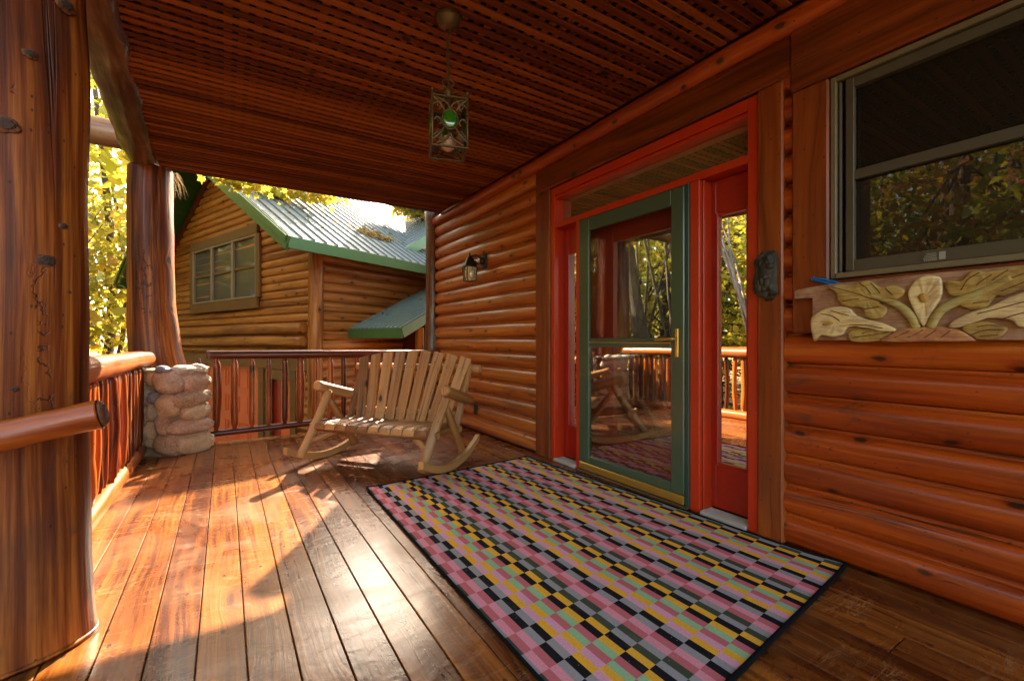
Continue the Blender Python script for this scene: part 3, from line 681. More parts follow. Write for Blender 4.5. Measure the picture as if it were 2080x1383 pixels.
post('log_post', [(-0.645, 2.16, -0.01), (-0.645, 2.16, 0.30), (-0.648, 2.16, 1.05), (-0.65, 2.17, 2.0), (-0.655, 2.17, 2.84)], [0.262, 0.246, 0.237, 0.236, 0.234], M['post'],
     'thick reddish peeled log post with dark knots and insect tracks, nearest on the left', 'log post', 'peeled log porch posts', nz=0.075, nf=2.8, flat=(tuple(PF), 0.56),
     knots=((96, 528, 0.020), (130, 458, 0.010), (62, 108, 0.013), (12, 250, 0.022), (135, 10, 0.020), (140, 592, 0.006), (30, 790, 0.008)))
post('log_post', [(-0.55, 5.65, 0.74), (-0.565, 5.655, 0.95), (-0.60, 5.66, 1.5), (-0.615, 5.66, 2.2), (-0.615, 5.66, 2.74)], [0.245, 0.212, 0.192, 0.182, 0.182], M['post'],
     'flared log post standing on the round fieldstone pier', 'log post', 'peeled log porch posts', nz=0.10, nf=3.2)
b = MB(); b.tube([(-0.56, -1.0, 2.84), (-0.55, 0.5, 2.83), (-0.555, 2.4, 2.83), (-0.588, 3.4, 2.825), (-0.622, 4.4, 2.83), (-0.655, 5.3, 2.835), (-0.67, 5.95, 2.83)], [0.15, 0.15, 0.148, 0.142, 0.138, 0.138, 0.13], 36, nz=0.14, nf=2.6, sub=16, tint=0.5)
tag(b.build('log_beam', M['beam'], None, origin=(-0.65, 3.5, 2.83)), 'long curved log beam carried by the posts along the lattice ceiling edge', 'log beam')
b = MB(); b.tube([(-3.6, 5.72, 3.02), (-2.2, 5.70, 3.03), (-1.0, 5.70, 3.02), (-0.35, 5.70, 3.0)], [0.135, 0.13, 0.125, 0.12], 22, nz=0.06, nf=2, sub=8)
tag(b.build('log_beam', M['beam'], None, origin=(-1.2, 5.7, 3.02)), 'short brown log beam sticking out leftward above the far post', 'log beam')

# ------------------------------------------------------------------ railings
def baluster(x, y, z0, z1, r, bow):
    b = MB(); n = 0.05 + random.random() * 0.03; r *= 1.18; q = Vector((bow * random.uniform(-1, 1), bow * random.uniform(-1, 1), 0)); m = (z0 + z1) / 2
    zs = [z0, z0 + 0.035, z0 + 0.07, z0 + 0.2, m, z1 - n - 0.12, z1 - n, z1 - n * 0.6, z1 - n * 0.3, z1]
    rs = [r * 0.55, r * 0.62, r * 0.92, r * 1.02, r * random.uniform(0.85, 1.15), r, r * 0.97, r * 0.74, r * 0.55, r * 0.48]
    ws = [0, 0, 0.1, 0.5, 1, 0.5, 0.2, 0.1, 0, 0]
    b.tube([Vector((x, y, z)) + q * w_ for z, w_ in zip(zs, ws)], rs, 12, nz=0.12, nf=9, sub=2)
    return b
lr = thing('log_railing', (-0.62, 3.8, 0), 'sunlit log railing with pointed sapling balusters between the two big posts', 'railing')
b = MB(); b.tube([(-0.64, 2.5, 0.885), (-0.625, 3.2, 0.895), (-0.635, 3.9, 0.885), (-0.615, 4.6, 0.892), (-0.60, 5.30, 0.885)], [0.074, 0.073, 0.075, 0.069, 0.062], 22, nz=0.10, nf=6, sub=8); b.build('top_rail', M['rail'], lr)
b = MB(); b.tube([(-0.655, 2.4, 0.062), (-0.65, 3.2, 0.06), (-0.655, 4.3, 0.062), (-0.65, 5.25, 0.06)], [0.066, 0.062, 0.06, 0.056], 18, nz=0.06, nf=5, sub=6); b.build('bottom_rail', M['rail'], lr)
y = 2.62
while y < 5.2:
    baluster(-0.65 + random.uniform(-.012, .012), y, 0.10, 0.85, random.uniform(0.021, 0.037), 0.018).build('baluster', M['rail'], lr); y += random.uniform(0.085, 0.15)
fr = thing('log_railing', (1.0, 5.5, 0), 'dark varnished log railing across the far porch end behind the rocking bench', 'railing')
FY = 5.50
b = MB(); b.tube([(-0.16, FY, 0.905), (0.4, FY, 0.90), (1.2, FY + .01, 0.893), (2.36, FY, 0.885)], [0.044, 0.047, 0.045, 0.042], 18, nz=0.07, nf=4, sub=8); b.build('top_rail', M['rail'], fr)
b = MB(); b.tube([(-0.2, FY, 0.105), (0.6, FY, 0.125), (1.3, FY, 0.14), (2.38, FY, 0.14)], [0.033, 0.034, 0.032, 0.032], 14, nz=0.08, nf=5, sub=6); b.build('bottom_rail', M['rail'], fr)
for px_, r in ((404, 0.024), (439.5, 0.031), (476.5, 0.030), (512, 0.026), (546, 0.021), (578.5, 0.026), (610, 0.035), (641, 0.024), (671, 0.027), (698, 0.024), (725, 0.024), (751, 0.026), (776, 0.026), (800, 0.025), (823, 0.026), (845, 0.025)):
    x = at_y(px_, 780, FY).x
    baluster(x, FY, 0.13, 0.872, r, 0.022 if px_ == 512 else 0.007).build('baluster', M['rail'], fr)
nr = thing('handrail', (-0.35, 1.85, 0.82), 'near varnished log handrail with a dark cut end fixed across the thick post', 'railing')
p0 = at_d(207, 838, 1.43); p1 = at_d(0, 885, 1.31); dv = (p1 - p0)
b = MB(); b.tube([p0, p0 + dv * 0.35, p0 + dv * 0.8, p0 + dv * 1.5, p0 + dv * 4.5], [0.045, 0.0445, 0.044, 0.045, 0.047], 26, nz=0.09, nf=7, sub=10); b.build('rail', M['rail'], nr)
dn = dv.normalized(); b = MB(); b.tube([p0 - dn * 0.012, p0 + dn * 0.006], [0.036, 0.042], 22, nz=0.05, nf=8); b.build('end_cap', M['knotrim'], nr)
b = MB(); q = p0 + dv * 4.4; b.tube([(q.x, q.y, GZ), (q.x, q.y, q.z + 0.15)], 0.06, 16, nz=0.06); b.build('end_post', M['rail'], nr)

# ------------------------------------------------------------------ stone pier
pc = Vector((-0.405, 5.43, 0)); pr = 0.245
pier = thing('stone_pier', (pc.x, pc.y, 0), 'round fieldstone and mortar pier under the far log post', 'stone pier')
b = MB(); b.tube([(pc.x, pc.y, -0.02), (pc.x, pc.y, 0.08), (pc.x, pc.y, 0.4), (pc.x, pc.y, 0.74), (pc.x, pc.y, 0.775)], [pr * 1.10, pr * 1.0, pr * 0.98, pr * 1.0, pr * 0.92], 40, nz=0.06, nf=6, sub=7); b.build('mortar', M['mortar'], pier)
def pier_stone(cx_, cy_, rx, ry, mat, rot=0.0, bulge=0.075):
    px_, py_ = 180 + cx_ * 0.2748, 680 + cy_ * 0.2748
    d = ray(px_, py_); o = C0
    A = d[0] ** 2 + d[1] ** 2; B = 2 * (d[0] * (o[0] - pc.x) + d[1] * (o[1] - pc.y)); Cc = (o[0] - pc.x) ** 2 + (o[1] - pc.y) ** 2 - (pr * 1.0) ** 2
    disc = B * B - 4 * A * Cc
    t = (-B - math.sqrt(disc)) / (2 * A) if disc > 0 else -B / (2 * A)
    p = Vector(o + d * t); n = (p - pc); n.z = 0; n.normalize()
    sc = t / FPX * 0.2748
    tx = Vector((-n.y, n.x, 0)); cosv = max(0.45, abs(tx.dot(Vector(RV))))
    m = Matrix(((tx.x, n.x, 0), (tx.y, n.y, 0), (0, 0, 1))) @ Matrix.Rotation(rot, 3, 'Y')
    s = MB(); s.blob(p - n * 0.005, (rx * sc / cosv * 0.78, bulge, ry * sc * 1.16), rot=m, nz=0.2, nf=2.4, sub=4, sq=0.0); s.build('stone', mat, pier)
for a in ((595, 340, 122, 82, 'st_grey', 0.1), (785, 345, 62, 72, 'st_pink', 0.2), (775, 462, 88, 56, 'st_brown', -0.1), (585, 520, 104, 80, 'st_tan', 0.2), (800, 562, 74, 56, 'st_tan', 0),
          (555, 672, 58, 74, 'st_pink', -0.4), (755, 668, 98, 56, 'st_pink', 0.02), (600, 800, 112, 80, 'st_brown', 0.1), (800, 792, 96, 70, 'st_tan', 0.1), (545, 250, 52, 26, 'st_blue', 0),
          (700, 262, 78, 38, 'st_grey', 0.05), (815, 250, 40, 34, 'st_grey', 0.2), (848, 628, 26, 36, 'st_blue', 0), (490, 460, 50, 45, 'st_blue', 0), (480, 560, 40, 60, 'st_grey', 0), (470, 700, 38, 60, 'st_tan', 0), (840, 330, 30, 40, 'st_grey', 0)):
    pier_stone(a[0], a[1], a[2], a[3], M[a[4]], a[5])
for an in (178, 195, 211, 226):
    for k in range(4):
        a_ = R_(an + random.uniform(-4, 4)); p = pc + Vector((math.cos(a_), math.sin(a_), 0)) * pr; n = (p - pc).normalized(); tx = Vector((-n.y, n.x, 0)); s = MB()
        s.blob(p + Vector((0, 0, 0.1 + 0.19 * k + 0.05 * (an % 3))), (0.062, 0.05, 0.08), rot=Matrix(((tx.x, n.x, 0), (tx.y, n.y, 0), (0, 0, 1))), nz=0.22, sub=3); s.build('stone', M[random.choice(['st_tan', 'st_brown', 'st_grey', 'st_blue'])], pier)
for i in range(14):     # the far side of the pier
    an = R_(20 + i * 13); p = pc + Vector((math.cos(an), math.sin(an), 0)) * pr; n = (p - pc).normalized(); tx = Vector((-n.y, n.x, 0))
    m = Matrix(((tx.x, n.x, 0), (tx.y, n.y, 0), (0, 0, 1)))
    s = MB()
    s.blob(p + Vector((0, 0, 0.12 + 0.27 * (i % 3))), (0.09, 0.05, 0.075), rot=m, nz=0.22, sub=3); s.build('stone', M[random.choice(['st_tan', 'st_pink', 'st_grey', 'st_brown'])], pier)
for i, (dx, dy) in enumerate(((0.16, -0.13), (0.2, 0.02), (0.1, -0.22), (-0.02, -0.24), (-0.17, -0.18))):
    s = MB(); s.blob((pc.x + dx, pc.y + dy, 0.775), (0.085, 0.065, 0.022), nz=0.2, sub=3); s.build('stone', M[['st_grey', 'st_grey', 'st_tan', 'st_blue', 'st_grey'][i]], pier)

# ------------------------------------------------------------------ rocking bench
BA = R_(52); BO = Vector((1.179, 3.901, 0)); Bv = Vector((math.sin(BA), math.cos(BA), 0)); Rv = Vector((Bv.y, -Bv.x, 0))
def bl(w_, b_, z): return BO + Rv * w_ + Bv * b_ + Vector((0, 0, z))
bench = thing('rocking_bench', tuple(BO), 'weathered tan log rocking bench with fan of nine back slats', 'rocking bench')
for sgn in (-1, 1):
    x = 0.63 * sgn
    b = MB()
    prof = [(-0.48, 0.085), (-0.38, 0.052), (-0.2, 0.028), (0.0, 0.022), (0.2, 0.045), (0.36, 0.088), (0.44, 0.135), (0.51, 0.185)]
    for (b0, z0), (b1, z1) in zip(prof, prof[1:]):
        pass
    rows = []
    tt = random.random()
    n = 22
    for i in range(n + 1):
        q = i / n * (len(prof) - 1); k = min(int(q), len(prof) - 2); f = q - k
        bb = prof[k][0] * (1 - f) + prof[k + 1][0] * f; zz = 0.022 + 0.50 * (bb ** 2) - 0.02 * bb * (bb < 0)
        th = 0.034
        rows.append([bl(x - 0.02, bb, zz - 0.022), bl(x + 0.02, bb, zz - 0.022), bl(x + 0.02, bb, zz + th), bl(x - 0.02, bb, zz + th)])
    base = len(b.v)
    for r4 in rows: b.v.extend(r4)
    for i in range(n):
        for k in range(4):
            k2 = (k + 1) % 4; a = base + i * 4
            b.face((a + k, a + k2, a + 4 + k2, a + 4 + k), ((k * .05, i * .05), (k * .05 + .05, i * .05), (k * .05 + .05, i * .05 + .05), (k * .05, i * .05 + .05)), tt, False)
    b.face([base, base + 1, base + 2, base + 3], [(0, 0)] * 4, tt); b.face([base + n * 4 + k for k in range(4)], [(0, 0)] * 4, tt)
    b.build('rocker', M['bench'], bench)
    xo = x + 0.0 * sgn
    b = MB(); b.tube([bl(x - 0.052 * sgn, -0.385, 0.075), bl(x - 0.05 * sgn, -0.2, 0.33), bl(x - 0.03 * sgn, -0.02, 0.60)], [0.035, 0.036, 0.033], 16, nz=0.05, nf=6, sub=5); b.build('front_leg', M['bench'], bench)
    b = MB(); b.tube([bl(x - 0.052 * sgn, 0.31, 0.055), bl(x - 0.05 * sgn, 0.12, 0.32), bl(x - 0.045 * sgn, -0.01, 0.50)], [0.034, 0.034, 0.030], 16, nz=0.05, nf=6, sub=5); b.build('rear_leg', M['bench'], bench)
    b = MB(); b.tube([bl(x, -0.135, 0.655), bl(x, 0.10, 0.59), bl(x - 0.02 * sgn, 0.40, 0.51)], [0.045, 0.046, 0.043], 18, nz=0.04, nf=6, sub=5); b.build('arm', M['bench'], bench)
    b = MB(); b.tube([bl(0.56 * sgn, 0.20, 0.28), bl(0.575 * sgn, 0.33, 0.56), bl(0.585 * sgn, 0.46, 0.84)], [0.031, 0.031, 0.028], 14, nz=0.05, nf=6, sub=5); b.build('back_post', M['bench'], bench)
    b = MB(); b.tube([bl(0.56 * sgn, -0.27, 0.20), bl(0.30 * sgn, -0.12, 0.31)], [0.028, 0.026], 12, nz=0.05, nf=6, sub=5); b.build('brace', M['bench'], bench)
    b = MB(); b.tube([bl(0.545 * sgn, -0.22, 0.315), bl(0.545 * sgn, 0.30, 0.275)], [0.03, 0.028], 12, nz=0.05, nf=6, sub=5); b.build('seat_side', M['bench'], bench)
b = MB(); b.tube([bl(-0.62, -0.205, 0.308), bl(0, -0.21, 0.310), bl(0.62, -0.205, 0.308)], [0.036, 0.04, 0.036], 16, nz=0.05, nf=5, sub=6); b.build('front_rail', M['bench'], bench)
b = MB(); b.tube([bl(-0.58, 0.27, 0.275), bl(0.58, 0.27, 0.275)], 0.032, 14, nz=0.05, nf=5, sub=6); b.build('rear_rail', M['bench'], bench)
b = MB(); b.tube([bl(-0.665, 0.455, 0.79), bl(0.0, 0.465, 0.795), bl(0.69, 0.455, 0.79)], [0.033, 0.034, 0.036], 16, nz=0.05, nf=5, sub=6); b.build('back_rail', M['bench'], bench)
b = MB(); b.tube([bl(-0.58, 0.285, 0.40), bl(0.58, 0.285, 0.40)], 0.026, 12, nz=0.05, nf=5, sub=6); b.build('back_rail', M['bench'], bench)
for i in range(10):
    w0 = -0.545 + i * 0.109; b = MB()
    pr_ = [(-0.262, 0.326), (-0.25, 0.352), (-0.2, 0.364), (-0.05, 0.356), (0.12, 0.34), (0.25, 0.335)]
    base = len(b.v); tt = random.random(); ou = random.random() * 9
    m_ = 10; hw = 0.049
    for bb, zz in pr_:
        for k in range(m_ + 1):
            q = -1 + 2 * k / m_; b.v.append(bl(w0 + 0.0545 + q * hw, bb, zz - 0.011 * abs(q) ** 3))
        for k in range(m_ + 1):
            q = 1 - 2 * k / m_; b.v.append(bl(w0 + 0.0545 + q * hw, bb, zz - 0.024))
    W = 2 * (m_ + 1)
    for j in range(len(pr_) - 1):
        for k in range(W):
            k2 = (k + 1) % W; a = base + j * W
            b.face((a + k, a + k2, a + W + k2, a + W + k), ((ou + k * .01, pr_[j][0]), (ou + k * .01 + .01, pr_[j][0]), (ou + k * .01 + .01, pr_[j + 1][0]), (ou + k * .01, pr_[j + 1][0])), tt, False)
    b.face(range(base, base + W), [(ou + k * .01, 0) for k in range(W)], tt); b.face(range(base + W * (len(pr_) - 1), base + W * len(pr_)), [(0, 0)] * W, tt)
    b.build('seat_slat', M['bench'], bench)
for i in range(9):      # back slats fan outwards to an arched top
    q = (i - 4) / 4; wb = -0.01 + 0.435 * q; wt = -0.005 + 0.56 * q
    zb, zt = 0.325, 0.955 - 0.062 * abs(q) ** 1.8
    bb = lambda z: 0.205 + 0.37 * (z - 0.30)
    h0, h1 = 0.045, 0.053; th = 0.018; b = MB(); base = len(b.v); tt = random.random(); ou = random.random() * 9
    for z, hw, wc in ((zb, h0, wb), (0.5, 0.047, wb + (wt - wb) * (0.5 - zb) / (zt - zb)), (0.75, 0.050, wb + (wt - wb) * (0.75 - zb) / (zt - zb)), (zt, h1, wt)):
        slope = 0.016 * q if z == zt else 0
        for dw, dy in ((-hw, 0), (hw, 0), (hw, th), (-hw, th)):
            b.v.append(bl(wc + dw, bb(z) + dy - 0.012 * (1 - q * q), z - (dw / hw) * slope))
    for j in range(3):
        for k in range(4):
            k2 = (k + 1) % 4; a = base + j * 4
            u = [0, 0.1, 0.12, 0.22, 0.24]
            b.face((a + k, a + k2, a + 4 + k2, a + 4 + k), ((ou + u[k], j * .2), (ou + u[k + 1], j * .2), (ou + u[k + 1], j * .2 + .2), (ou + u[k], j * .2 + .2)), tt)
    b.face((base, base + 1, base + 2, base + 3), [(ou, 0)] * 4, tt); b.face([base + 12 + k for k in range(4)], [(ou, 0.6)] * 4, tt)
    sl = b.build('back_slat', M['bench'], bench)
    sc_ = MB()
    for z in (0.385, 0.80):
        for dw in (-0.02, 0.02):
            wc = wb + (wt - wb) * (z - zb) / (zt - zb); p = bl(wc + dw, bb(z) - 0.012 * (1 - q * q) - 0.001, z); sc_.blob(p, (0.0045, 0.0045, 0.0045), sub=1)
    sc_.build('screw', M['black'], sl)

# ------------------------------------------------------------------ rug
A = Vector((0.844, 3.254, 0)); Bc = Vector((2.287, 3.377, 0)); Cc = Vector((2.43, 0.955, 0)); Dc = Vector((0.815, 0.764, 0))
def rugp(u, v):      # u from the wall outwards, v from the near edge away
    p = (Cc * (1 - u) + Dc * u) * (1 - v) + (Bc * (1 - u) + A * u) * v
    p.z = 0.009 + 0.0028 * mnoise.noise(Vector((p.x * 2.2, p.y * 3.5, 1))) + 0.012 * max(0, abs(u - 0.5) + abs(v - 0.5) - 0.93) * 10 ; return p
NC, NR = 48.0, 24.4
b = MB(); b.quadgrid(rugp, 40, 56, uvf=lambda u, v: (u * NC + 0.6, v * NR + 0.18))
rug = tag(b.build('area_rug', M['rug'], None, recalc=False, origin=(1.6, 2.1, 0.009)), 'woven rug of pink, yellow, black and grey blocks lying before the door', 'rug')
N = NT('black_binding'); M['binding'] = N.surf(N.n('BsdfPrincipled', {'Base Color': (0.006, 0.0058, 0.0065), 'Specular IOR Level': 0.05, 'Roughness': 0.95, 'Normal': N.bump(N.noise(N.n('TexCoord').outputs['Object'], 220, 3), 0.8, 0.004)}).outputs[0])
b = MB(); E_ = []
for a_, c_ in (((0, 0), (1, 0)), ((1, 0), (1, 1)), ((1, 1), (0, 1)), ((0, 1), (0, 0))):
    r = 0.0095 if a_ == (0, 0) else 0.007
    b.tube([rugp(a_[0] + (c_[0] - a_[0]) * k / 30, a_[1] + (c_[1] - a_[1]) * k / 30) + Vector((0, 0, -0.001)) for k in range(31)], r, 10, nz=0.12, nf=30, caps=True)
b.build('binding', M['binding'], rug)

# ------------------------------------------------------------------ pendant lantern
lc = Vector((0.985, 2.185, 0)); lz0, lz1 = 2.025, 2.275
lan = thing('pendant_lantern', (lc.x, lc.y, 2.02), 'antique bronze filigree lantern with green glass hanging by a chain from the lattice', 'pendant lantern')
b = MB()
prof = [(0.0, 2.665), (0.02, 2.662), (0.045, 2.685), (0.062, 2.715), (0.066, 2.738), (0.06, 2.742)]
b.tube([(lc.x, lc.y, z) for r, z in prof], [max(r, 0.002) for r, z in prof], 24, round_end=0, nz=0.04, nf=12); b.build('canopy', M['bronze'], lan)
b = MB(); z = 2.655; k = 0
while z > 2.385:
    ring = []
    for i in range(13):
        a = 2 * math.pi * i / 12; d = Vector((math.cos(a) * 0.0065, 0, math.sin(a) * 0.012))
        if k % 2: d = Vector((0, d.x, d.z))
        ring.append(Vector((lc.x + 0.004 * math.sin(k * 1.3), lc.y, z)) + d)
    b.tube(ring, 0.0021, 5, caps=False); z -= 0.0175; k += 1
b.tube([(lc.x + 0.006, lc.y, 2.66), (lc.x - 0.006, lc.y + .004, 2.55), (lc.x + 0.006, lc.y, 2.46), (lc.x, lc.y, 2.34)], 0.0028, 6, sub=6)
b.build('chain', M['bronze'], lan)
LA = R_(18); ex = Vector((math.cos(LA), -math.sin(LA), 0)); ey = Vector((math.sin(LA), math.cos(LA), 0)); hw = 0.088
def lp(a, c, z): return lc + ex * a + ey * c + Vector((0, 0, z))
b = MB()
for sx in (-1, 1):
    for sy in (-1, 1):
        b.tube([lp(sx * hw, sy * hw, lz0), lp(sx * hw, sy * hw, lz1 + 0.02)], 0.0055, 8); b.blob(lp(sx * hw, sy * hw, lz1 + 0.028), (0.008, 0.008, 0.012), sub=2)
for z in (lz0, lz1):
    for s in (-1, 1):
        b.beam(lp(-hw, s * hw, z), lp(hw, s * hw, z), 0.012, 0.010); b.beam(lp(s * hw, -hw, z), lp(s * hw, hw, z), 0.012, 0.010)
for sx in (-1, 1):
    for sy in (-1, 1):
        b.tube([lp(sx * hw, sy * hw, lz1), lp(sx * hw * 0.6, sy * hw * 0.6, lz1 + 0.045), lp(sx * hw * 0.15, sy * hw * 0.15, lz1 + 0.05)], 0.005, 6, sub=5)
b.tube([lp(0, 0, lz0 + 0.09), lp(0, 0, lz1 + 0.03)], 0.017, 12)
b.tube([lp(0, 0, lz1 + 0.03), lp(0, 0, lz1 + 0.075), lp(0, 0, lz1 + 0.10)], [0.018, 0.022, 0.012], 14, nz=0.1, nf=20, sub=3)
ring = [lp(0.03 * math.cos(t * 0.5236), 0, lz1 + 0.115 + 0.022 * math.sin(t * 0.5236)) for t in range(13)]
b.tube(ring, 0.004, 6, caps=False)
b.build('frame', M['bronze'], lan)
for side in range(4):     # filigree panel and oval glass on each face
    an = side * math.pi / 2
    def fp(a, z, off=0.0, an=an):
        q = Vector((math.cos(an), math.sin(an), 0)); t_ = Vector((-q.y, q.x, 0)); v_ = q * (hw + off) + t_ * a
        return lp(v_.x, v_.y, z)
    zc = (lz0 + lz1) / 2 + 0.012; f = MB()
    f.tube([fp(0.040 * math.cos(t * 0.3142), zc + 0.050 * math.sin(t * 0.3142)) for t in range(21)], 0.0042, 6, caps=False)
    for sa in (-1, 1):
        for sz in (-1, 1):
            c_ = (sa * 0.058, zc + sz * 0.072)
            f.tube([fp(c_[0] + sa * (0.026 - t * 0.0018) * math.cos(t * 0.55 + 0.5), c_[1] + sz * (0.030 - t * 0.002) * math.sin(t * 0.55 + 0.5)) for t in range(13)], 0.0036, 5, caps=False)
            f.tube([fp(sa * hw * 0.98, zc + sz * 0.108), fp(sa * 0.05, zc + sz * 0.075), fp(sa * 0.028, zc + sz * 0.040)], [0.007, 0.009, 0.004], 6, sub=4)
            for t in range(3): f.tube([fp(sa * 0.05, zc + sz * 0.07), fp(sa * (0.025 + 0.022 * t), zc + sz * (0.108 - 0.012 * t))], [0.005, 0.002], 5)
    for sa in (-1, 1):
        for t0 in (0.2, 0.5, 0.8):
            f.tube([fp(sa * hw * 0.95, lz0 + (lz1 - lz0) * t0), fp(sa * 0.062, lz0 + (lz1 - lz0) * t0 + 0.018), fp(sa * 0.044, lz0 + (lz1 - lz0) * t0 - 0.006), fp(sa * 0.058, lz0 + (lz1 - lz0) * t0 - 0.02)], [0.004, 0.006, 0.005, 0.003], 5, sub=4)
        f.tube([fp(sa * 0.07, lz0 + 0.01), fp(sa * 0.02, lz0 + 0.035), fp(0, lz0 + 0.07)], [0.006, 0.007, 0.005], 6, sub=4)
        f.tube([fp(sa * 0.07, lz1 - 0.01), fp(sa * 0.02, lz1 - 0.03), fp(0, lz1 - 0.06)], [0.006, 0.007, 0.005], 6, sub=4)
    f.build('filigree', M['bronze'], lan)
    g = MB(); q = fp(0, zc, 0.004); m = (Matrix.Rotation(-LA, 3, 'Z') @ Matrix.Rotation(an, 3, 'Z'))
    g.blob(q, (0.010, 0.036, 0.046), rot=m, nz=0.0, sub=3); g.build('glass_oval', M['green_glass'], lan)
b = MB(); b.blob(lp(0, 0, lz0 + 0.052), (0.043, 0.043, 0.043), nz=0, sub=3); b.build('bulb', M['bulb'], lan)

# ------------------------------------------------------------------ wall lantern
wl = thing('wall_lantern', (2.44, 4.44, 1.9), 'small black mission style lantern with amber glass on the log wall', 'wall lantern')
b = MB(); b.box((2.415, 4.385, 1.845), (2.445, 4.475, 2.00), 2, bev=0.012); b.blob((2.40, 4.43, 1.925), (0.03, 0.03, 0.045), sub=2); b.build('back_plate', M['black'], wl)
b = MB(); b.tube([(2.40, 4.44, 1.955), (2.35, 4.455, 1.985), (2.30, 4.47, 1.975), (2.275, 4.475, 1.94)], [0.013, 0.011, 0.012, 0.010], 10, sub=5); b.tube([(2.40, 4.44, 1.90), (2.36, 4.45, 1.895), (2.33, 4.455, 1.93)], 0.008, 8, sub=4)
b.tube([(2.275, 4.475, 1.98), (2.275, 4.475, 2.015)], [0.012, 0.004], 10); b.build('arm', M['black'], wl)
lw = Vector((2.275, 4.475, 0)); b = MB()
b.tube([(lw.x, lw.y, 1.855), (lw.x, lw.y, 1.875), (lw.x, lw.y, 1.935), (lw.x, lw.y, 1.965), (lw.x, lw.y, 1.985)], [0.088, 0.082, 0.046, 0.028, 0.012], 4, round_end=0, seamdir=(1, 1, 0))
b.build('roof_cap', M['black'], wl)
b = MB(); g = MB(); h0, h1 = 0.048, 0.060; za, zb = 1.70, 1.855
for sx in (-1, 1):
    for sy in (-1, 1): b.beam((lw.x + sx * h0, lw.y + sy * h0, za), (lw.x + sx * h1, lw.y + sy * h1, zb), 0.008, 0.008, up=(1, 0, 0))
def fpt(s, a, z):
    h = h0 + (h1 - h0) * (z - za) / (zb - za); q = ((1, 0), (0, 1), (-1, 0), (0, -1))[s]; t_ = (-q[1], q[0])
    return Vector((lw.x + q[0] * h + t_[0] * a * h, lw.y + q[1] * h + t_[1] * a * h, z))
for s in range(4):
    for z in (za, zb, za + 0.035, zb - 0.035): 
        e = 1.0 if z in (za, zb) else 0.5
        b.tube([fpt(s, -e, z), fpt(s, e, z)], 0.0036 if e == 1 else 0.0028, 6)
    for a in (-0.5, 0.5): b.tube([fpt(s, a, za + 0.035), fpt(s, a, zb - 0.035)], 0.0028, 6)
    b.tube([fpt(s, 0, za), fpt(s, 0, za + 0.035)], 0.0028, 6); b.tube([fpt(s, 0, zb - 0.035), fpt(s, 0, zb)], 0.0028, 6)
    for e in (-1, 1): b.tube([fpt(s, e, 1.777), fpt(s, e * 0.5, 1.777)], 0.0028, 6)
b.build('cage', M['black'], wl)
g.tube([(lw.x, lw.y, za + 0.004), (lw.x, lw.y, zb - 0.004)], [h0 * 1.36, h1 * 1.36], 4, round_end=0, seamdir=(1, 1, 0)); g.build('glass', M['lamp_pane'], wl)

# ------------------------------------------------------------------ bark plaque on the casing
b = MB(); b.blob((2.402, 1.308, 1.392), (0.026, 0.056, 0.118), nz=0.35, nf=3.2, sub=4, sq=0.25)
for i in range(16): b.blob((2.384 + random.uniform(-.004, .006), 1.308 + random.uniform(-.035, .035), 1.392 + random.uniform(-.085, .085)), (0.016, random.uniform(.008, .02), random.uniform(.01, .03)), nz=0.4, sub=2)
tag(b.build('bark_slab', M['bark'], None, origin=(2.41, 1.308, 1.39)), 'black rough bark slab hung on the casing right of the door', 'bark slab')

# ------------------------------------------------------------------ carved flower panel
KX = 2.385
def kp(x, y, off=0.0):
    """crop coordinates of the panel photograph -> point on the panel's face plane"""
    p = at_x(1580 + x * 0.24038, 480 + y * 0.24038, KX); p.x -= off; return p
cp = thing('carved_panel', (2.40, 0.6, 1.05), 'carved and painted wooden panel of calla lilies and leaves below the window', 'carved panel')
b = MB(); fx = KX
out = [(1.158, 1.257), (1.158, 1.293), (1.145, 1.300), (1.02, 1.312), (0.70, 1.318), (0.40, 1.316), (0.16, 1.31), (0.16, 1.052), (1.076, 1.052), (1.076, 1.255)]
b.prism([(fx, y_, z_) for y_, z_ in out], (0.032, 0, 0)); b.build('board', M['cv_board'], cp)
def smooth_closed(pts, n=5):
    out = []; m = len(pts)
    for i in range(m):
        p0, p1, p2, p3 = [Vector((*pts[(i + k) % m], 0)) for k in (-1, 0, 1, 2)]
        for k in range(n):
            t = k / n; q = 0.5 * ((2 * p1) + (p2 - p0) * t + (2 * p0 - 5 * p1 + 4 * p2 - p3) * t * t + (3 * p1 - p0 - 3 * p2 + p3) * t ** 3); out.append((q.x, q.y))
    return out
def relief(name, pts, hgt, mat, centre=None, dish=0.0, n=5):
    pts = smooth_closed(pts, n); m = len(pts)
    cx_ = centre or (sum(p[0] for p in pts) / m, sum(p[1] for p in pts) / m)
    b = MB(); rings = []
    for sc, hh in ((0.985, 0.0), (1.0, 0.62), (0.975, 0.86), (0.90, 0.95), (0.66, 1.0 - dish * 0.4), (0.34, 1.0 - dish)):
        r = []
        for x, y in pts:
            r.append(len(b.v)); b.v.append(kp(cx_[0] + (x - cx_[0]) * sc, cx_[1] + (y - cx_[1]) * sc, hgt * hh * (1 + 0.12 * mnoise.noise(Vector((x * .02, y * .02, 0)))) + 0.0005))
        rings.append(r)
    ctr = len(b.v); b.v.append(kp(cx_[0], cx_[1], hgt * (1.0 - dish)))
    for a, c in zip(rings, rings[1:]):
        for k in range(m): b.face((a[k], a[(k + 1) % m], c[(k + 1) % m], c[k]), [(0, 0)] * 4, 0.5, True)
    for k in range(m): b.face((rings[-1][k], rings[-1][(k + 1) % m], ctr), [(0, 0)] * 3, 0.5, True)
    return b.build(name, mat, cp)
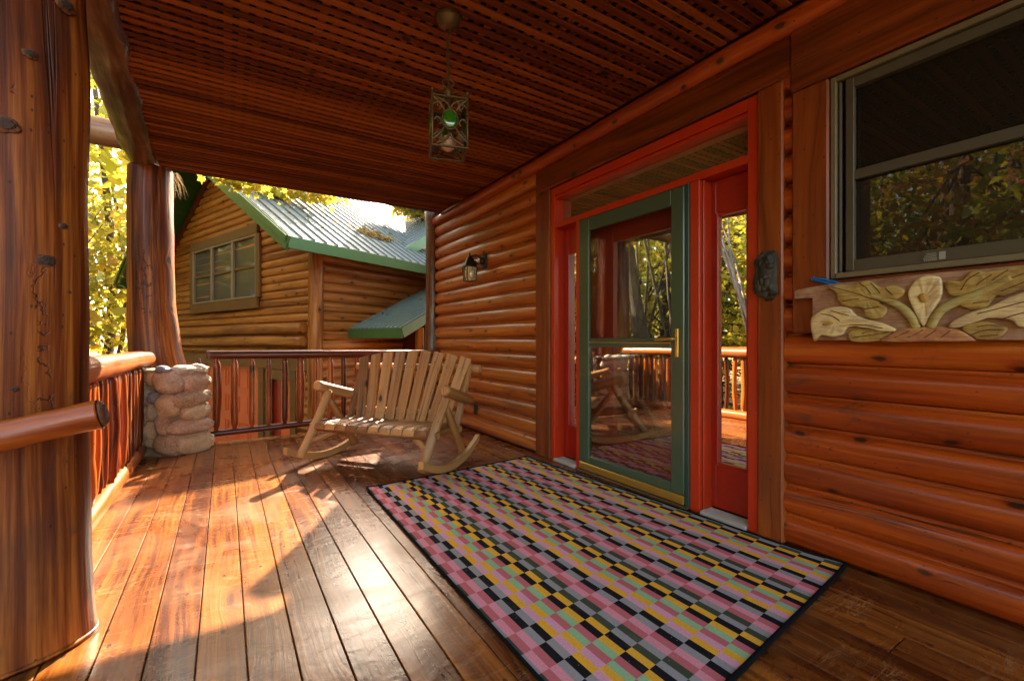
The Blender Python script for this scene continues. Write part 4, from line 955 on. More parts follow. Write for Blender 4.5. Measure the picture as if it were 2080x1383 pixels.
def stroke(pts, r, hgt, mat=None, name=None, par=None, fl=0.6, into=None):
    b = into or MB(); b.tube([kp(x, y, hgt) for x, y in pts], r, 10, sub=5, flat=((1, 0, 0), fl), nz=0.05, nf=30)
    return b if into else b.build(name, mat, par or cp)
SC_ = 0.00021
def veins(par, lines, hgt):
    b = MB()
    for ln in lines: stroke(ln, 0.0019, hgt, into=b, fl=0.5)
    b.build('vein', M['cv_line'], par)
L1 = relief('leaf', [(440, 430), (520, 405), (640, 415), (700, 380), (790, 375), (870, 420), (990, 410), (1080, 450), (1060, 500), (1000, 530), (930, 520), (870, 560), (930, 600), (905, 670), (840, 695), (760, 680), (720, 600), (600, 590), (520, 545), (500, 470)], 0.017, M['cv_leaf'], centre=(760, 515))
veins(L1, [[(470, 425), (650, 470), (800, 520), (940, 560)], [(700, 390), (760, 430), (800, 480)], [(800, 390), (850, 440), (880, 480)], [(920, 430), (950, 460), (985, 490)], [(560, 545), (640, 530), (700, 525)], [(745, 610), (800, 600), (870, 590)]], 0.0185)
L2 = relief('leaf', [(1420, 400), (1440, 370), (1560, 370), (1640, 290), (1760, 290), (1860, 275), (2060, 250), (2260, 230), (2260, 330), (2100, 430), (2000, 470), (1920, 500), (1850, 500), (1760, 600), (1620, 612), (1540, 570), (1620, 530), (1560, 500), (1460, 495)], 0.017, M['cv_leaf'], centre=(1780, 430))
veins(L2, [[(2200, 270), (1900, 380), (1650, 470)], [(1720, 300), (1620, 360), (1560, 450)], [(1820, 320), (1740, 370), (1690, 410)], [(1960, 280), (1860, 340), (1820, 370)], [(1660, 560), (1740, 550), (1800, 545)], [(1900, 460), (2000, 420), (2100, 380)]], 0.0185)
L3 = relief('leaf', [(600, 810), (680, 780), (800, 780), (960, 800), (920, 850), (860, 878), (640, 882)], 0.012, M['cv_leaf']); veins(L3, [[(640, 850), (780, 830), (930, 810)], [(720, 820), (760, 800), (800, 795)]], 0.0125)
L4 = relief('leaf', [(1560, 775), (1640, 730), (1760, 715), (1860, 740), (1945, 768), (1900, 830), (1830, 865), (1700, 865), (1640, 830)], 0.014, M['cv_leaf']); veins(L4, [[(1640, 830), (1750, 790), (1920, 785)], [(1690, 760), (1780, 745), (1860, 750)], [(1720, 840), (1800, 830), (1870, 825)]], 0.0145)
stroke([(800, 500), (950, 545), (1060, 600), (1140, 680), (1180, 770)], [0.010, 0.014, 0.016, 0.017, 0.016], 0.012, M['cv_stem'], 'stem')
stroke([(1980, 340), (1780, 440), (1560, 530), (1400, 610), (1330, 690), (1300, 770)], [0.013, 0.014, 0.016, 0.018, 0.018, 0.017], 0.013, M['cv_stem'], 'stem')
F1 = relief('flower', [(1245, 755), (1200, 700), (1150, 600), (1110, 500), (1125, 430), (1180, 365), (1250, 330), (1330, 330), (1385, 350), (1400, 430), (1390, 500), (1350, 580), (1290, 680)], 0.020, M['cv_flower'], centre=(1245, 520), dish=0.35)
b = MB(); p = kp(1240, 515, 0.016); b.blob(p, (0.006, 0.014, 0.020), rot=Matrix.Rotation(R_(-20), 3, 'X'), sub=3); b.build('flower_spadix', M['cv_core'], F1)
F2 = relief('flower', [(320, 875), (295, 800), (290, 700), (340, 640), (440, 600), (540, 590), (620, 605), (680, 665), (780, 700), (900, 730), (1010, 780), (960, 805), (820, 770), (700, 755), (600, 765), (560, 820), (480, 845), (390, 830), (350, 845)], 0.020, M['cv_flower'], centre=(500, 720), dish=0.15)
b = MB(); p = kp(435, 732, 0.018); b.blob(p, (0.006, 0.022, 0.009), rot=Matrix.Rotation(R_(-10), 3, 'X'), sub=3); b.build('flower_spadix', M['cv_core'], F2)
veins(F2, [[(380, 650), (470, 665), (540, 710)], [(460, 620), (540, 645), (620, 665)], [(620, 740), (760, 745), (900, 770)]], 0.0205)
F3 = relief('flower', [(1450, 750), (1520, 690), (1660, 630), (1800, 590), (1960, 510), (2100, 465), (2300, 440), (2400, 560), (2330, 720), (2200, 740), (2060, 765), (1990, 710), (1900, 690), (1760, 690), (1620, 740), (1500, 770)], 0.021, M['cv_flower'], centre=(2000, 610))
veins(F3, [[(1700, 650), (1900, 600), (2200, 520)], [(1920, 690), (2050, 650), (2200, 620)]], 0.0225)
Mo = relief('mound', [(890, 882), (950, 825), (1050, 780), (1180, 765), (1320, 755), (1480, 770), (1590, 810), (1670, 865), (1640, 880), (1300, 884)], 0.019, M['cv_mound'], centre=(1280, 835))
veins(Mo, [[(1000, 850), (1080, 815), (1130, 790)], [(1110, 850), (1190, 815), (1240, 785)], [(1250, 850), (1310, 815), (1350, 785)], [(1390, 850), (1440, 815), (1470, 790)]], 0.0195)
for yb in (0.95, 0.3):
    b = MB(); b.box((2.419, yb - 0.02, 1.09), (2.428, yb + 0.02, 1.29)); b.build('hanger', M['black'], cp)
bs = thing('blue_strap', (2.40, 1.06, 1.33), 'bright blue plastic strap end tucked behind the carved panel', 'plastic strap')
p = [at_x(1652, 563, 2.402), at_x(1672, 566, 2.402), at_x(1700, 573, 2.402), at_x(1726, 582, 2.404)]
b = MB()
for o in (0, 0.009): b.tube([q + Vector((0, 0, -o * (1 + 0.3 * i))) for i, q in enumerate(p)], [0.004, 0.006, 0.006, 0.006], 8, sub=4)
ring = [p[0] + Vector((0, 0.008 * math.cos(t * 0.6283), 0.009 * math.sin(t * 0.6283) - 0.004)) for t in range(11)]
b.tube(ring, 0.003, 6, caps=False); b.build('strap', M['blue'], bs)

# ------------------------------------------------------------------ garage
GA, GB = R_(-21.3), R_(62.3)
gu = Vector((math.sin(GA), math.cos(GA), 0)); gv = Vector((math.sin(GB), math.cos(GB), 0)); gc = Vector((1.385, 8.644, 0))
def gp(u, v, z): return gc + gu * u + gv * v + Vector((0, 0, z))
gar = thing('log_garage', (1.385, 8.644, GZ), 'brown log garage with green metal roof seen beyond the far railing', 'garage')
OV, GO, EZ, SL, UW = 0.6, 0.88, 2.65, 0.592, 7.9     # overhangs, eave height, slope, gable width
RU = 4.02; RZ = EZ + (RU + OV) * SL                 # ridge
roofz = lambda u: EZ + (min(u, UW - u) + OV) * SL
def gclip(zc):
    m = max((zc + 0.22 - EZ) / SL - OV, 0.0); m2 = min(UW, UW + OV - (zc + 0.22 - EZ) / ((RZ - EZ) / (UW + OV - RU)))
    return (m + 0.02, m2 - 0.02) if m < m2 else (0, 0)
b = MB(); siding(b, gp(0, 0, 0), gp(UW, 0, 0), 0.70, RZ - 0.2, -gv * 1.0, zbase=0.0, nlen=10, clip=gclip, bulge=0.05)
siding(b, gp(0.12, 0, 0), gp(0.68, 0, 0), GZ, 0.70, -gv * 1.0, nlen=4, bulge=0.05); siding(b, gp(UW - 0.7, 0, 0), gp(UW, 0, 0), GZ, 0.70, -gv, nlen=4, bulge=0.05)
b.build('gable_wall', M['garagelog'], gar)
b = MB(); siding(b, gp(0, 0, 0), gp(0, 9.0, 0), GZ, EZ + 0.25, Vector((gv.y, -gv.x, 0)) * 1.0, nlen=12, bulge=0.05, pitch=0.175); b.build('side_wall', M['garagelog'], gar)
b = MB(); b.prism([gp(0.02, 0.04, GZ - 0.2), gp(UW, 0.04, GZ - 0.2), gp(UW, 0.04, EZ), gp(RU, 0.04, RZ - 0.25), gp(0.02, 0.04, EZ)], gv * 9.0); b.build('wall_core', M['olive'], gar)
b = MB(); b.tube([gp(-0.0, -0.04, GZ), gp(0.0, -0.05, 0.3), gp(-0.01, -0.04, 1.5), gp(0, -0.04, 2.62)], [0.135, 0.125, 0.128, 0.12], 22, nz=0.12, nf=4, sub=10); b.build('corner_post', M['garagelog'], gar)
for z, e in ((1.27, 0.25), (1.03, 0.26)):
    b = MB(); b.tube([gp(e, -0.13, z), gp(2.5, -0.12, z + .01), gp(5, -0.13, z - 0.01), gp(UW, -0.12, z)], [0.10, 0.105, 0.10, 0.10], 18, nz=0.06, nf=2, sub=8); b.build('ledge_log', M['garagelog'], gar)
b = MB(); b.beam(gp(0.1, -0.07, 0.62), gp(UW, -0.07, 0.62), 0.05, 0.24); b.build('door_header', M['olive'], gar)
# roof planes with raised ribs
def roof_plane(b, P0, along, up, n_al, pitch, Lup, th=0.02):
    """P0 eave start; along = unit along the eave; up = full vector eave to ridge"""
    nrm = along.cross(up).normalized()
    if nrm.z < 0: nrm = -nrm
    W = n_al * pitch
    b.prism([P0, P0 + along * W, P0 + along * W + up, P0 + up], -nrm * th)
    for i in range(n_al + 1):
        q = P0 + along * (i * pitch); b.prism([q - along * 0.011, q + along * 0.011, q + along * 0.007 + nrm * 0.026, q - along * 0.007 + nrm * 0.026], up)
    return b
VL = 84
b = MB()
roof_plane(b, gp(-OV, -GO, EZ), gv, gp(RU, 0, RZ) - gp(-OV, 0, EZ), VL, 0.225, 1)
roof_plane(b, gp(UW + OV, -GO, EZ), gv, gp(RU, 0, RZ) - gp(UW + OV, 0, EZ), VL, 0.225, 1)
rf = b.build('roof', M['roof'], gar)
def leafcloud(name, mat, pts, size, par=None, flat=0.6, shape=None, tints=None, norm=None, orig=(0, 0, 0), recalc=False):
    """many small leaf faces in one mesh; pts is an (n,3) array"""
    n = len(pts); rng = np.random.default_rng(abs(hash(name)) % 1000 + n)
    if shape is None: shape = np.array([(0, -0.5), (0.34, -0.12), (0.22, 0.2), (0, 0.5), (-0.22, 0.2), (-0.34, -0.12)])
    k = len(shape)
    nz = rng.normal(size=(n, 3)) * (1 - flat) * 1.2; nz[:, 2] += flat + 0.15
    if norm is not None: nz = nz * 0.25 + np.array(norm)
    nz /= np.linalg.norm(nz, axis=1)[:, None]
    t = rng.normal(size=(n, 3)); t -= nz * np.sum(t * nz, axis=1)[:, None]; t /= np.linalg.norm(t, axis=1)[:, None]
    s2 = np.cross(nz, t); sz = size * rng.uniform(0.45, 1.45, n)[:, None]
    V = np.zeros((n, k, 3))
    for i, (a, c) in enumerate(shape): V[:, i] = pts + (t * a + s2 * c) * sz - nz * (abs(a) * 0.35) * sz
    me = bpy.data.meshes.new(name)
    me.vertices.add(n * k); me.vertices.foreach_set('co', (V - np.array(orig)).astype(np.float32).ravel())
    me.loops.add(n * k); me.loops.foreach_set('vertex_index', np.arange(n * k, dtype=np.int32))
    me.polygons.add(n); me.polygons.foreach_set('loop_start', np.arange(0, n * k, k, dtype=np.int32)); me.polygons.foreach_set('loop_total', np.full(n, k, dtype=np.int32))
    at = me.attributes.new('tint', 'FLOAT', 'FACE'); tv = rng.uniform(0, 1, n) if tints is None else tints
    at.data.foreach_set('value', np.clip(tv, 0, 1).astype(np.float32))
    me.update(calc_edges=True); me.materials.append(mat)
    ob = bpy.data.objects.new(name, me); COL.objects.link(ob)
    if par is not None: ob.parent = par
    return ob
MAPLE = np.array([(0, -0.5), (0.07, -0.22), (0.36, -0.30), (0.28, -0.06), (0.5, 0.12), (0.2, 0.16), (0.0, 0.5), (-0.2, 0.16), (-0.5, 0.12), (-0.28, -0.06), (-0.36, -0.30), (-0.07, -0.22)])
b = MB()      # fascia boards: eaves and rakes
nu = Vector((gv.y, -gv.x, 0))
for uu, sg in ((-OV, 1), (UW + OV, -1)):
    p = gp(uu, -GO - 0.01, EZ - 0.10); b.beam(p, p + gv * 10.4, 0.03, 0.185)
    q = gp(uu, -GO - 0.015, EZ - 0.115); e = gp(RU, -GO - 0.015, RZ - 0.115); b.beam(q, e, 0.04, 0.23, up=(0, 0, 1))
    q = gp(uu, -GO - 0.05, EZ - 0.055); e = gp(RU, -GO - 0.05, RZ - 0.055); b.beam(q, e, 0.03, 0.10, up=(0, 0, 1))
b.build('fascia', M['fascia'], gar)
b = MB()
for u0 in (0, 1):
    for i in range(26):
        f0, f1 = i / 26, (i + 0.93) / 26
        a0 = (-OV + (RU + OV) * f0) if u0 == 0 else (UW + OV - (UW + OV - RU) * f0); a1 = (-OV + (RU + OV) * f1) if u0 == 0 else (UW + OV - (UW + OV - RU) * f1)
        z0, z1 = EZ + (RU + OV) * f0 * SL - 0.06, EZ + (RU + OV) * f1 * SL - 0.06
        b.prism([gp(a0, -GO, z0), gp(a1, -GO, z1), gp(a1, 0.02, z1), gp(a0, 0.02, z0)], (0, 0, 0.015))
b.prism([gp(-OV, 0, EZ - 0.06), gp(0, 0, EZ - 0.06), gp(0, 9, EZ - 0.06), gp(-OV, 9, EZ - 0.06)], (0, 0, 0.012))
b.build('soffit', M['soffit'], gar)
b = MB()
for s in (0, 1):
    a_ = gp(0.1 if s == 0 else UW - 0.1, -0.07, roofz(0.1) - 0.20); c_ = gp(RU, -0.07, RZ - 0.20); b.beam(a_, c_, 0.04, 0.15)
b.build('rake_board', M['trim'], gar)
# gable window with three lights
b = MB(); wu0, wu1, wz0, wz1 = 2.11, 5.38, 1.93, 3.215; V0 = -0.085
b.beam(gp(wu0 - 0.05, V0, wz0 - 0.115), gp(wu1 + 0.2, V0, wz0 - 0.115), 0.05, 0.215); b.beam(gp(wu0 - 0.05, V0, wz1 + 0.10), gp(wu1 + 0.2, V0, wz1 + 0.10), 0.05, 0.19)
b.beam(gp(wu0 - 0.065, V0 + .004, wz0), gp(wu0 - 0.065, V0 + .004, wz1), 0.13, 0.05, up=-gv); b.beam(gp(wu1 + 0.1, V0 + .004, wz0), gp(wu1 + 0.1, V0 + .004, wz1), 0.2, 0.05, up=-gv)
b.build('window_trim', M['olive'], gar)
gw = MB(); third = (wu1 - wu0) / 3
for k in range(4): gw.beam(gp(wu0 + third * k, V0, wz0), gp(wu0 + third * k, V0, wz1), 0.085 if k in (1, 2) else 0.06, 0.05, up=-gv)
for z in (wz0 + 0.02, wz1 - 0.02): gw.beam(gp(wu0, V0 + .003, z), gp(wu1, V0 + .003, z), 0.05, 0.04)
gw_ = gw.build('gable_window', M['tan'], gar)
for k in range(3):
    g = MB(); g.prism([gp(wu0 + third * k + .03, V0 + 0.035, wz0), gp(wu0 + third * (k + 1) - .03, V0 + 0.035, wz0), gp(wu0 + third * (k + 1) - .03, V0 + 0.035, wz1), gp(wu0 + third * k + .03, V0 + 0.035, wz1)], gv * 0.01); g.build('pane', M['gar_pane'], gw_)
    g = MB(); zc = (wz0 + wz1) / 2; g.beam(gp(wu0 + third * k + .045, V0 + 0.02, zc), gp(wu0 + third * (k + 1) - .045, V0 + 0.02, zc), 0.03, 0.05)
    g.beam(gp(wu0 + third * k + .07, V0 + 0.02, wz0), gp(wu0 + third * k + .07, V0 + 0.02, zc - .03), 0.05, 0.03, up=-gv); g.build('meeting_rail', M['olive'], gw_)
b = MB(); b.prism([(2.75, 6.0, 3.2), (9, 6.0, 3.2), (9, 10.4, 3.2), (4.6, 10.4, 3.2)], (0, 0, 0.08)); b.build('added_shade_slab', M['soffit'], house)  # unseen slab added to keep sky light off the garage side wall
# garage door, entry door and trims
b = MB(); b.prism([gp(2.03, 0.0, GZ), gp(UW - 0.9, 0.0, GZ), gp(UW - 0.9, 0.0, 0.50), gp(2.03, 0.0, 0.50)], gv * 0.03)
for r in range(4):
    for c_ in range(9):
        u0 = 2.10 + c_ * 0.54; z0 = GZ + 0.06 + r * 0.56
        b.beam(gp(u0 + 0.05, -0.008, z0 + 0.05), gp(u0 + 0.45, -0.008, z0 + 0.05), 0.016, 0.02); b.beam(gp(u0 + 0.05, -0.008, z0 + 0.42), gp(u0 + 0.45, -0.008, z0 + 0.42), 0.016, 0.02)
        b.beam(gp(u0 + 0.05, -0.0075, z0 + 0.06), gp(u0 + 0.05, -0.0075, z0 + 0.41), 0.02, 0.016, up=-gv); b.beam(gp(u0 + 0.45, -0.0075, z0 + 0.06), gp(u0 + 0.45, -0.0075, z0 + 0.41), 0.02, 0.016, up=-gv)
b.build('garage_door', M['gdoor'], gar)
b = MB()
for u0, u1 in ((1.86, 2.03), (1.58, 1.72), (0.62, 0.78)): b.beam(gp((u0 + u1) / 2, -0.06, GZ), gp((u0 + u1) / 2, -0.06, 0.50), u1 - u0, 0.06, up=-gv)
b.beam(gp(0.78, -0.055, 0.395), gp(1.58, -0.055, 0.395), 0.05, 0.2)
b.build('door_trim', M['olive'], gar)
b = MB(); b.prism([gp(0.78, -0.01, GZ), gp(1.26, -0.01, GZ), gp(1.26, -0.01, 0.30), gp(0.78, -0.01, 0.30)], gv * 0.03); b.build('entry_door', M['gdoor'], gar)
b = MB(); b.prism([gp(1.265, 0.0, GZ), gp(1.58, 0.0, GZ), gp(1.58, 0.0, 0.30), gp(1.265, 0.0, 0.30)], gv * 0.03); b.build('door_recess', M['red'], gar)
b = MB(); siding(b, gp(1.72, -0.01, 0), gp(1.86, -0.01, 0), GZ, 0.5, -gv, nlen=1, bulge=0.02); b.build('pier_logs', M['garagelog'], gar)
# canopy roof over the side entrance: eave faces the garage front, rises along the side wall
cu, cv0, cz, csl = -1.55, 0.66, 1.275, 0.447; cv1 = 4.2
b = MB(); al = (gp(cu, cv0, cz) - gp(0, cv0, cz)).normalized(); Wc = (gp(cu, cv0, cz) - gp(0, cv0, cz)).length
roof_plane(b, gp(0, cv0, cz), al, gp(0, cv1, cz + (cv1 - cv0) * csl) - gp(0, cv0, cz), 13, Wc / 13, 1)
can = b.build('canopy', M['canopy'], gar)
b = MB(); b.beam(gp(0, cv0 - 0.01, cz - 0.10), gp(cu - 0.02, cv0 - 0.01, cz - 0.10), 0.03, 0.17); b.beam(gp(cu - 0.02, cv0 - 0.01, cz - 0.10), gp(cu - 0.02, cv1, cz + (cv1 - cv0) * csl - 0.10), 0.03, 0.17)
b.prism([gp(0, cv0, cz - 0.19), gp(cu, cv0, cz - 0.19), gp(cu, cv1, cz + (cv1 - cv0) * csl - 0.19), gp(0, cv1, cz + (cv1 - cv0) * csl - 0.19)], (0, 0, 0.01))
b.build('canopy_fascia', M['fascia'], can)
b = MB(); b.beam(gp(cu + 0.06, cv0 + 0.5, GZ), gp(cu + 0.06, cv0 + 0.5, 1.28), 0.12, 0.12, up=(1, 0, 0)); b.build('canopy_post', M['garagelog'], can)
b = MB(); b.prism([gp(0.3, 2.1, GZ), gp(-1.2, 2.1, GZ), gp(-1.2, 2.1, 1.72), gp(0.3, 2.1, 1.72)], gv * 5); b.build('link_wall', M['trim'], gar)
# wing of the house rising behind: eave corner of its roof shows beside the corner post
b = MB(); wv0, wz = 2.25, 3.02
pts = [gp(0.35, wv0, wz), gp(2.6, wv0, wz)]
up = gp(0, 7.0, wz + 3.0) - gp(0, wv0, wz)
roof_plane(b, gp(0.2, wv0, wz), gu, up, 12, 0.225, 1); wr = b.build('wing_roof', M['roof'], gar)
b = MB(); b.beam(gp(0.16, wv0 - 0.02, wz - 0.12), gp(0.16, 7.0, wz + 3.0 * (7.0 - wv0 + 0.02) / (7 - wv0) - 0.12), 0.03, 0.22); b.beam(gp(0.16, wv0 - 0.02, wz - 0.1), gp(2.9, wv0 - 0.02, wz - 0.1), 0.03, 0.18); b.build('wing_fascia', M['fascia'], wr)
b = MB(); b.prism([gp(0.5, 3.0, 2.5), gp(0.5, 7.0, 2.5), gp(0.5, 7.0, 5.9), gp(0.5, 3.0, 3.4)], gu * 2.2); b.build('wing_wall', M['garagelog'], gar)
b = MB(); b.prism([gp(0.15, 3.35, 4.75), gp(2.2, 3.35, 4.75), gp(1.147, 3.35, 5.66)], gv * 6); b.build('added_shade_gable', M['roof'], gar)  # unseen gable added and shaped to cast the deck's far shade edge

# dry leaves lying on the roof
rng = np.random.default_rng(4)
def on_roof(u, v): return gp(u, v, EZ + (u + OV) * SL + 0.02)
P = [on_roof(0.30 + abs(rng.normal()) * 0.22, 1.75 + rng.normal() * 0.22) + Vector((0, 0, abs(rng.normal()) * 0.03)) for _ in range(420)]
o = leafcloud('leaf_pile', M['litter'], np.array([tuple(p) for p in P]), 0.075, flat=0.6, shape=MAPLE); tag(o, 'heap of dry brown leaves caught in the roof valley', 'leaf pile'); o['kind'] = 'stuff'
P = [on_roof(rng.uniform(0.1, 3.2), rng.uniform(-0.6, 3.0)) for _ in range(46)] + [on_roof(1.2 + rng.normal() * 0.3, -0.1 + rng.normal() * 0.25) for _ in range(40)] + [gp(rng.uniform(-1.1, -0.1), v_, cz + (v_ - cv0) * csl + 0.02) for v_ in rng.uniform(0.8, 2.4, 12)]
o = leafcloud('roof_leaves', M['litter'], np.array([tuple(p) for p in P]), 0.085, flat=0.8, shape=MAPLE); tag(o, 'scattered fallen leaves lying on the green metal roof', 'fallen leaves'); o['kind'] = 'stuff'

# ------------------------------------------------------------------ fallen leaves on the porch, straw at the post top
def fallen(px_, py_, size, mat, tint, label, curl, yaw):
    p = at_z(px_, py_, 0.006); b = MB(); base = len(b.v); n = len(MAPLE); ca, sa = math.cos(yaw), math.sin(yaw)
    b.v.append(p + Vector((0, 0, 0.004)))
    for (a, c) in MAPLE:
        x_, y_ = (a * ca - c * sa) * size, (a * sa + c * ca) * size; b.v.append(p + Vector((x_, y_, curl * (a * a + c * c) * size * 2)))
    for k in range(n): b.face((base, base + 1 + k, base + 1 + (k + 1) % n), [(0, 0)] * 3, tint)
    b.tube([p + Vector((0, 0, .004)), p + Vector((ca * size * 0.5, sa * size * 0.6, 0.012))], 0.0012, 5)
    return tag(b.build('fallen_leaf', mat, None, recalc=False, origin=p), label, 'leaf')
fallen(308, 951, 0.085, M['litter'], 1.0, 'yellow maple leaf lying on the boards beside the stone pier', 0.25, 0.4)
fallen(745, 936, 0.062, M['litter'], 0.35, 'rust brown maple leaf lying flat in front of the rocking bench', 0.5, 1.4)
fallen(728, 952, 0.060, M['litter'], 0.0, 'curled dark brown leaf nearest the camera in front of the bench', 1.3, 2.4)
b = MB()
for i in range(45):
    p0 = at_d(348 + random.uniform(-4, 14), 352 + random.uniform(-3, 10), 4.62); q = Vector((random.uniform(-.03, .10), random.uniform(-.05, .08), random.uniform(-.26, .0)))
    b.tube([p0, p0 + q * 0.5 + Vector((0, 0, 0.05 * random.random())), p0 + q], [0.0016, 0.0014, 0.0006], 4, sub=3)
tag(b.build('straw_nest', M['straw'], None, recalc=False, origin=(-0.35, 5.6, 2.65)), 'wispy dry straw nest hanging from the beam end above the far post', 'nest')

# ------------------------------------------------------------------ trees
def limb(b, a, c, r0, r1, sag=0.1, n=3):
    a = Vector(a); c = Vector(c); m = (a + c) / 2 + Vector((random.uniform(-sag, sag), random.uniform(-sag, sag), random.uniform(0, sag)))
    b.tube([a, m, c], [r0, (r0 + r1) / 2, r1], 8, nz=0.06, nf=3, sub=4, caps=False)
def crown_points(rng, c, rad, nclump, per, spread):
    P = []; Cn = []
    for _ in range(nclump):
        d = rng.normal(size=3); d /= np.linalg.norm(d); r = rng.uniform(0.25, 1.0) ** 0.5
        q = np.array(c) + d * r * np.array(rad); Cn.append(q)
        P.append(q + rng.normal(size=(per, 3)) * np.array([spread, spread, spread * 0.42]))
    return np.concatenate(P), Cn
def tree(loc, trunk_pts, trunk_r, crown, mat, tmat, label, nclump=60, per=60, spread=0.5, size=0.12, group=None, seed=1, tb=None, cat='tree', shape=None, name='maple_tree', bias=0.0, extra=None):
    rng = np.random.default_rng(seed)
    t = thing(name, loc, label, cat, group)
    b = MB()
    for pts, r in zip(trunk_pts, trunk_r): b.tube([Vector(loc) + Vector(p) for p in pts], r, 14, nz=0.10, nf=2.5, sub=6)
    P, Cn = crown_points(rng, np.array(loc) + np.array(crown[0]), crown[1], nclump, per, spread)
    if extra is not None: P = np.concatenate([P, extra])
    top = Vector(loc) + Vector(trunk_pts[0][-1])
    for q in Cn[::3]:
        tp = random.choice(trunk_pts); k = random.uniform(0.45 if extra is None else 0.85, 1.0); i = min(int(k * (len(tp) - 1)), len(tp) - 2); f = k * (len(tp) - 1) - i
        a = Vector(loc) + Vector(tp[i]).lerp(Vector(tp[i + 1]), f); limb(b, a, q, 0.035, 0.008, 0.25)
    b.build('trunk', tmat, t)
    tints = np.clip(rng.normal(0.5 + bias, 0.18, len(P)) + 0.25 * np.repeat(rng.uniform(-1, 1, nclump), per)[:len(P)] if extra is None else rng.normal(0.5 + bias, 0.2, len(P)), 0, 1)
    o = leafcloud('crown', mat, P, size, None, flat=0.45, shape=shape, tints=tints, orig=loc); o.parent = t
    return t
rng = np.random.default_rng(11)
# maple behind the far post: its low boughs hang over the garage roof
bough = np.concatenate([np.array(at_d(x_, y_, d_))[None] + rng.normal(size=(n_, 3)) * np.array([0.16, 0.16, 0.07])
                        for x_, y_, d_, n_ in ((455, 358, 7.0, 40), (480, 366, 7.1, 60), (510, 372, 7.2, 80), (540, 382, 8.6, 90), (565, 392, 8.8, 70), (590, 388, 9.0, 70), (620, 394, 9.2, 70), (650, 398, 9.4, 60), (680, 405, 9.5, 40), (560, 360, 8.8, 120), (640, 375, 9.3, 120),
                                                (830, 432, 12.6, 60), (852, 438, 12.7, 50), (815, 425, 12.6, 40), (470, 340, 7.0, 120))])
tree((-0.92, 8.3, GZ), [[(0, 0, -0.2), (0.03, 0, 1.8), (0.0, 0.1, 3.6), (0.1, 0.1, 6.5)]], [[0.17, 0.14, 0.12, 0.08]], ((0.1, 0.4, 7.9), (2.0, 1.9, 1.3)), M['leaf_y'], M['trunk'],
     'golden maple beyond the far post with boughs hanging over the garage roof', 46, 46, 0.4, 0.13, seed=3, shape=MAPLE, extra=bough, bias=0.08)
# trees seen between the two posts
seen = [((-3.95, 10.5, GZ), 'yellow maple directly left of the far post with low leafy boughs', 'leaf_y', (0.0, 0, 4.4), (1.6, 1.6, 3.2), 95, 0.13, -0.12),
        ((-4.75, 13.5, GZ), 'yellow maple with a dark trunk showing left of the green garage eave', 'leaf_y', (0.1, 0, 4.8), (2.0, 2.0, 3.2), 95, 0.15, -0.05),
        ((-4.9, 18.5, GZ), 'yellow green maple farther back between the two posts', 'leaf_g', (0, 0, 4.6), (2.4, 2.2, 3.8), 95, 0.18, 0.25)]
for i, (loc, lab, mt, cc, cr, nc, sz, bias) in enumerate(seen):
    tree(loc, [[(0, 0, -0.2), (0.05, 0, 2), (-0.05, 0.1, 4), (0, 0, 7)]], [[0.16, 0.14, 0.12, 0.06]], (cc, cr), M[mt], M['trunk'], lab, nc, 60, 0.42, sz, seed=20 + i, shape=MAPLE, bias=bias)
# trees reflected in the door and the window
tree((-2.3, 6.1, GZ), [[(0, 0, -0.2), (-0.06, -0.05, 1.6), (-0.25, -0.2, 3.4), (-0.5, -0.4, 7.2)], [(0.05, 0.1, -0.2), (0.1, 0.16, 1.6), (0.3, 0.45, 3.6), (0.55, 0.8, 7.0)]], [[0.19, 0.16, 0.14, 0.09], [0.18, 0.155, 0.14, 0.09]],
     ((-0.6, 0.4, 7.6), (2.2, 2.2, 1.4)), M['leaf_y'], M['trunk'], 'twin trunked tree mirrored in the storm door glass', 45, 45, 0.45, 0.13, seed=31, bias=0.05)
tree((-3.1, 4.9, GZ), [[(0, 0, -0.2), (-0.1, -0.05, 1.6), (-0.05, -0.2, 3.0), (0.1, -0.45, 6.8)]], [[0.16, 0.14, 0.12, 0.07]],
     ((-0.4, -0.3, 7.0), (2.0, 2.0, 1.6)), M['leaf_y'], M['trunk_l'], 'pale leaning trunk mirrored beside the storm door handle', 45, 45, 0.45, 0.13, seed=32, bias=0.1)
def spruce(loc, h, r, label, seed, group=None):
    rng = np.random.default_rng(seed); t = thing('spruce_tree', loc, label, 'tree', group); b = MB()
    b.tube([Vector(loc) + Vector((0, 0, -0.2)), Vector(loc) + Vector((0, 0, h))], [0.16, 0.03], 10, sub=4); P = []
    for k in range(30):
        z = 0.6 + (h - 0.8) * k / 30; rr = r * (1 - k / 32); nb = 7
        for j in range(nb):
            a = rng.uniform(0, 6.283); e = np.array([math.cos(a) * rr, math.sin(a) * rr, z - 0.22 * rr]); s0 = np.array([0, 0, z])
            b.tube([Vector(loc) + Vector(s0), Vector(loc) + Vector(e)], [0.02, 0.006], 5, caps=False)
            tt = rng.uniform(0.15, 1.0, 46); P.append(np.array(loc) + s0 + (e - s0) * tt[:, None] + rng.normal(size=(46, 3)) * np.array([0.13, 0.13, 0.05]))
    b.build('trunk', M['trunk'], t); P = np.concatenate(P)
    o = leafcloud('crown', M['needle'], P, 0.15, None, flat=0.6, shape=np.array([(0, -0.5), (0.11, -0.1), (0.09, 0.3), (0, 0.5), (-0.09, 0.3), (-0.11, -0.1)]), orig=loc); o.parent = t
    return t
spruce((-4.9, 4.3, GZ), 7.5, 1.7, 'green spruce mirrored in the right sidelight glass', 51)
spruce((-6.4, 7.6, GZ), 9.0, 1.9, 'tall spruce among maples mirrored behind the storm door', 52)
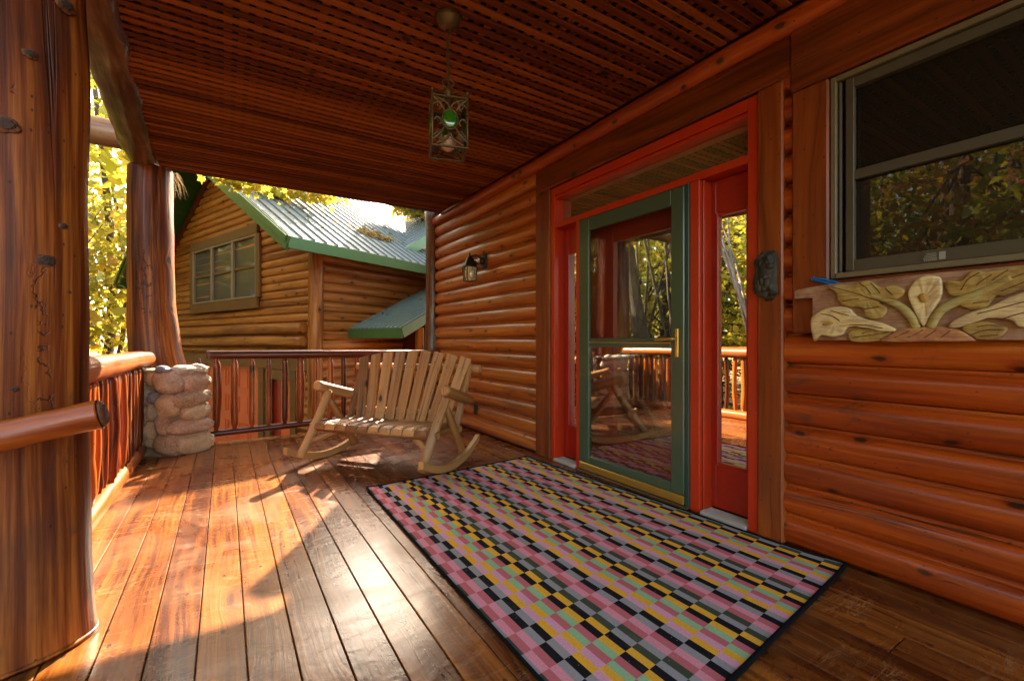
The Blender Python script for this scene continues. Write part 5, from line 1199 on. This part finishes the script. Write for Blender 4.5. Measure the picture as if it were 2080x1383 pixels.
for i, (loc, mt, lab, bias, zc) in enumerate((((-6.6, 2.6, GZ), 'leaf_o', 'orange red maple mirrored in the lower window pane', 0.1, 3.8), ((-5.4, 1.0, GZ), 'leaf_g', 'green yellow maple mirrored at the left of the window pane', 0.2, 3.4),
                                    ((-7.5, 5.6, GZ), 'leaf_y', 'golden maple filling the mirrored view above the railing', 0.0, 4.2), ((-5.6, 8.6, GZ), 'leaf_y', 'yellow maple mirrored behind the twin trunks', 0.05, 3.8))):
    tree(loc, [[(0, 0, -0.2), (0.05, 0, 2), (-0.05, 0.1, 4), (0, 0, 7)]], [[0.15, 0.13, 0.11, 0.06]], ((0, 0, zc), (2.0, 2.0, 3.2)), M[mt], M['trunk'], lab, 80, 52, 0.45, 0.17, seed=60 + i, bias=bias)
# the wood behind: one mass of foliage and stems round the clearing
rng = np.random.default_rng(99); P = []; tn = []
for _ in range(2000):
    a = R_(rng.uniform(-135, 9)); d = rng.uniform(17, 38); q = np.array([math.sin(a) * d, math.cos(a) * d, GZ + rng.uniform(0.2, 1) ** 1.0 * 13.0])
    n_ = 34; P.append(q + rng.normal(size=(n_, 3)) * np.array([1.1, 1.1, 0.5])); tn.append(np.full(n_, np.clip(rng.normal(0.48, 0.25), 0, 1)) + rng.normal(size=n_) * 0.08)
o = leafcloud('woods', M['leaf_y'], np.concatenate(P), 0.42, None, flat=0.4, tints=np.concatenate(tn)); tag(o, 'mass of yellow autumn woods beyond the porch', 'woods'); o['kind'] = 'stuff'
b = MB()
for _ in range(90):
    a = R_(rng.uniform(-135, 9)); d = rng.uniform(14, 34); x_, y_ = math.sin(a) * d, math.cos(a) * d; r = rng.uniform(0.1, 0.2)
    b.tube([(x_, y_, GZ - 0.2), (x_ + rng.normal() * .3, y_, GZ + 5), (x_ + rng.normal() * .5, y_, GZ + 13)], [r, r * .8, r * .4], 8, sub=3, nz=0.08)
o = b.build('woods_trunks', M['trunk'], None, recalc=False); tag(o, 'grey brown trunks standing among the far yellow woods', 'tree trunks'); o['kind'] = 'stuff'
for ob in bpy.data.objects:
    if '_o' in ob: del ob['_o']
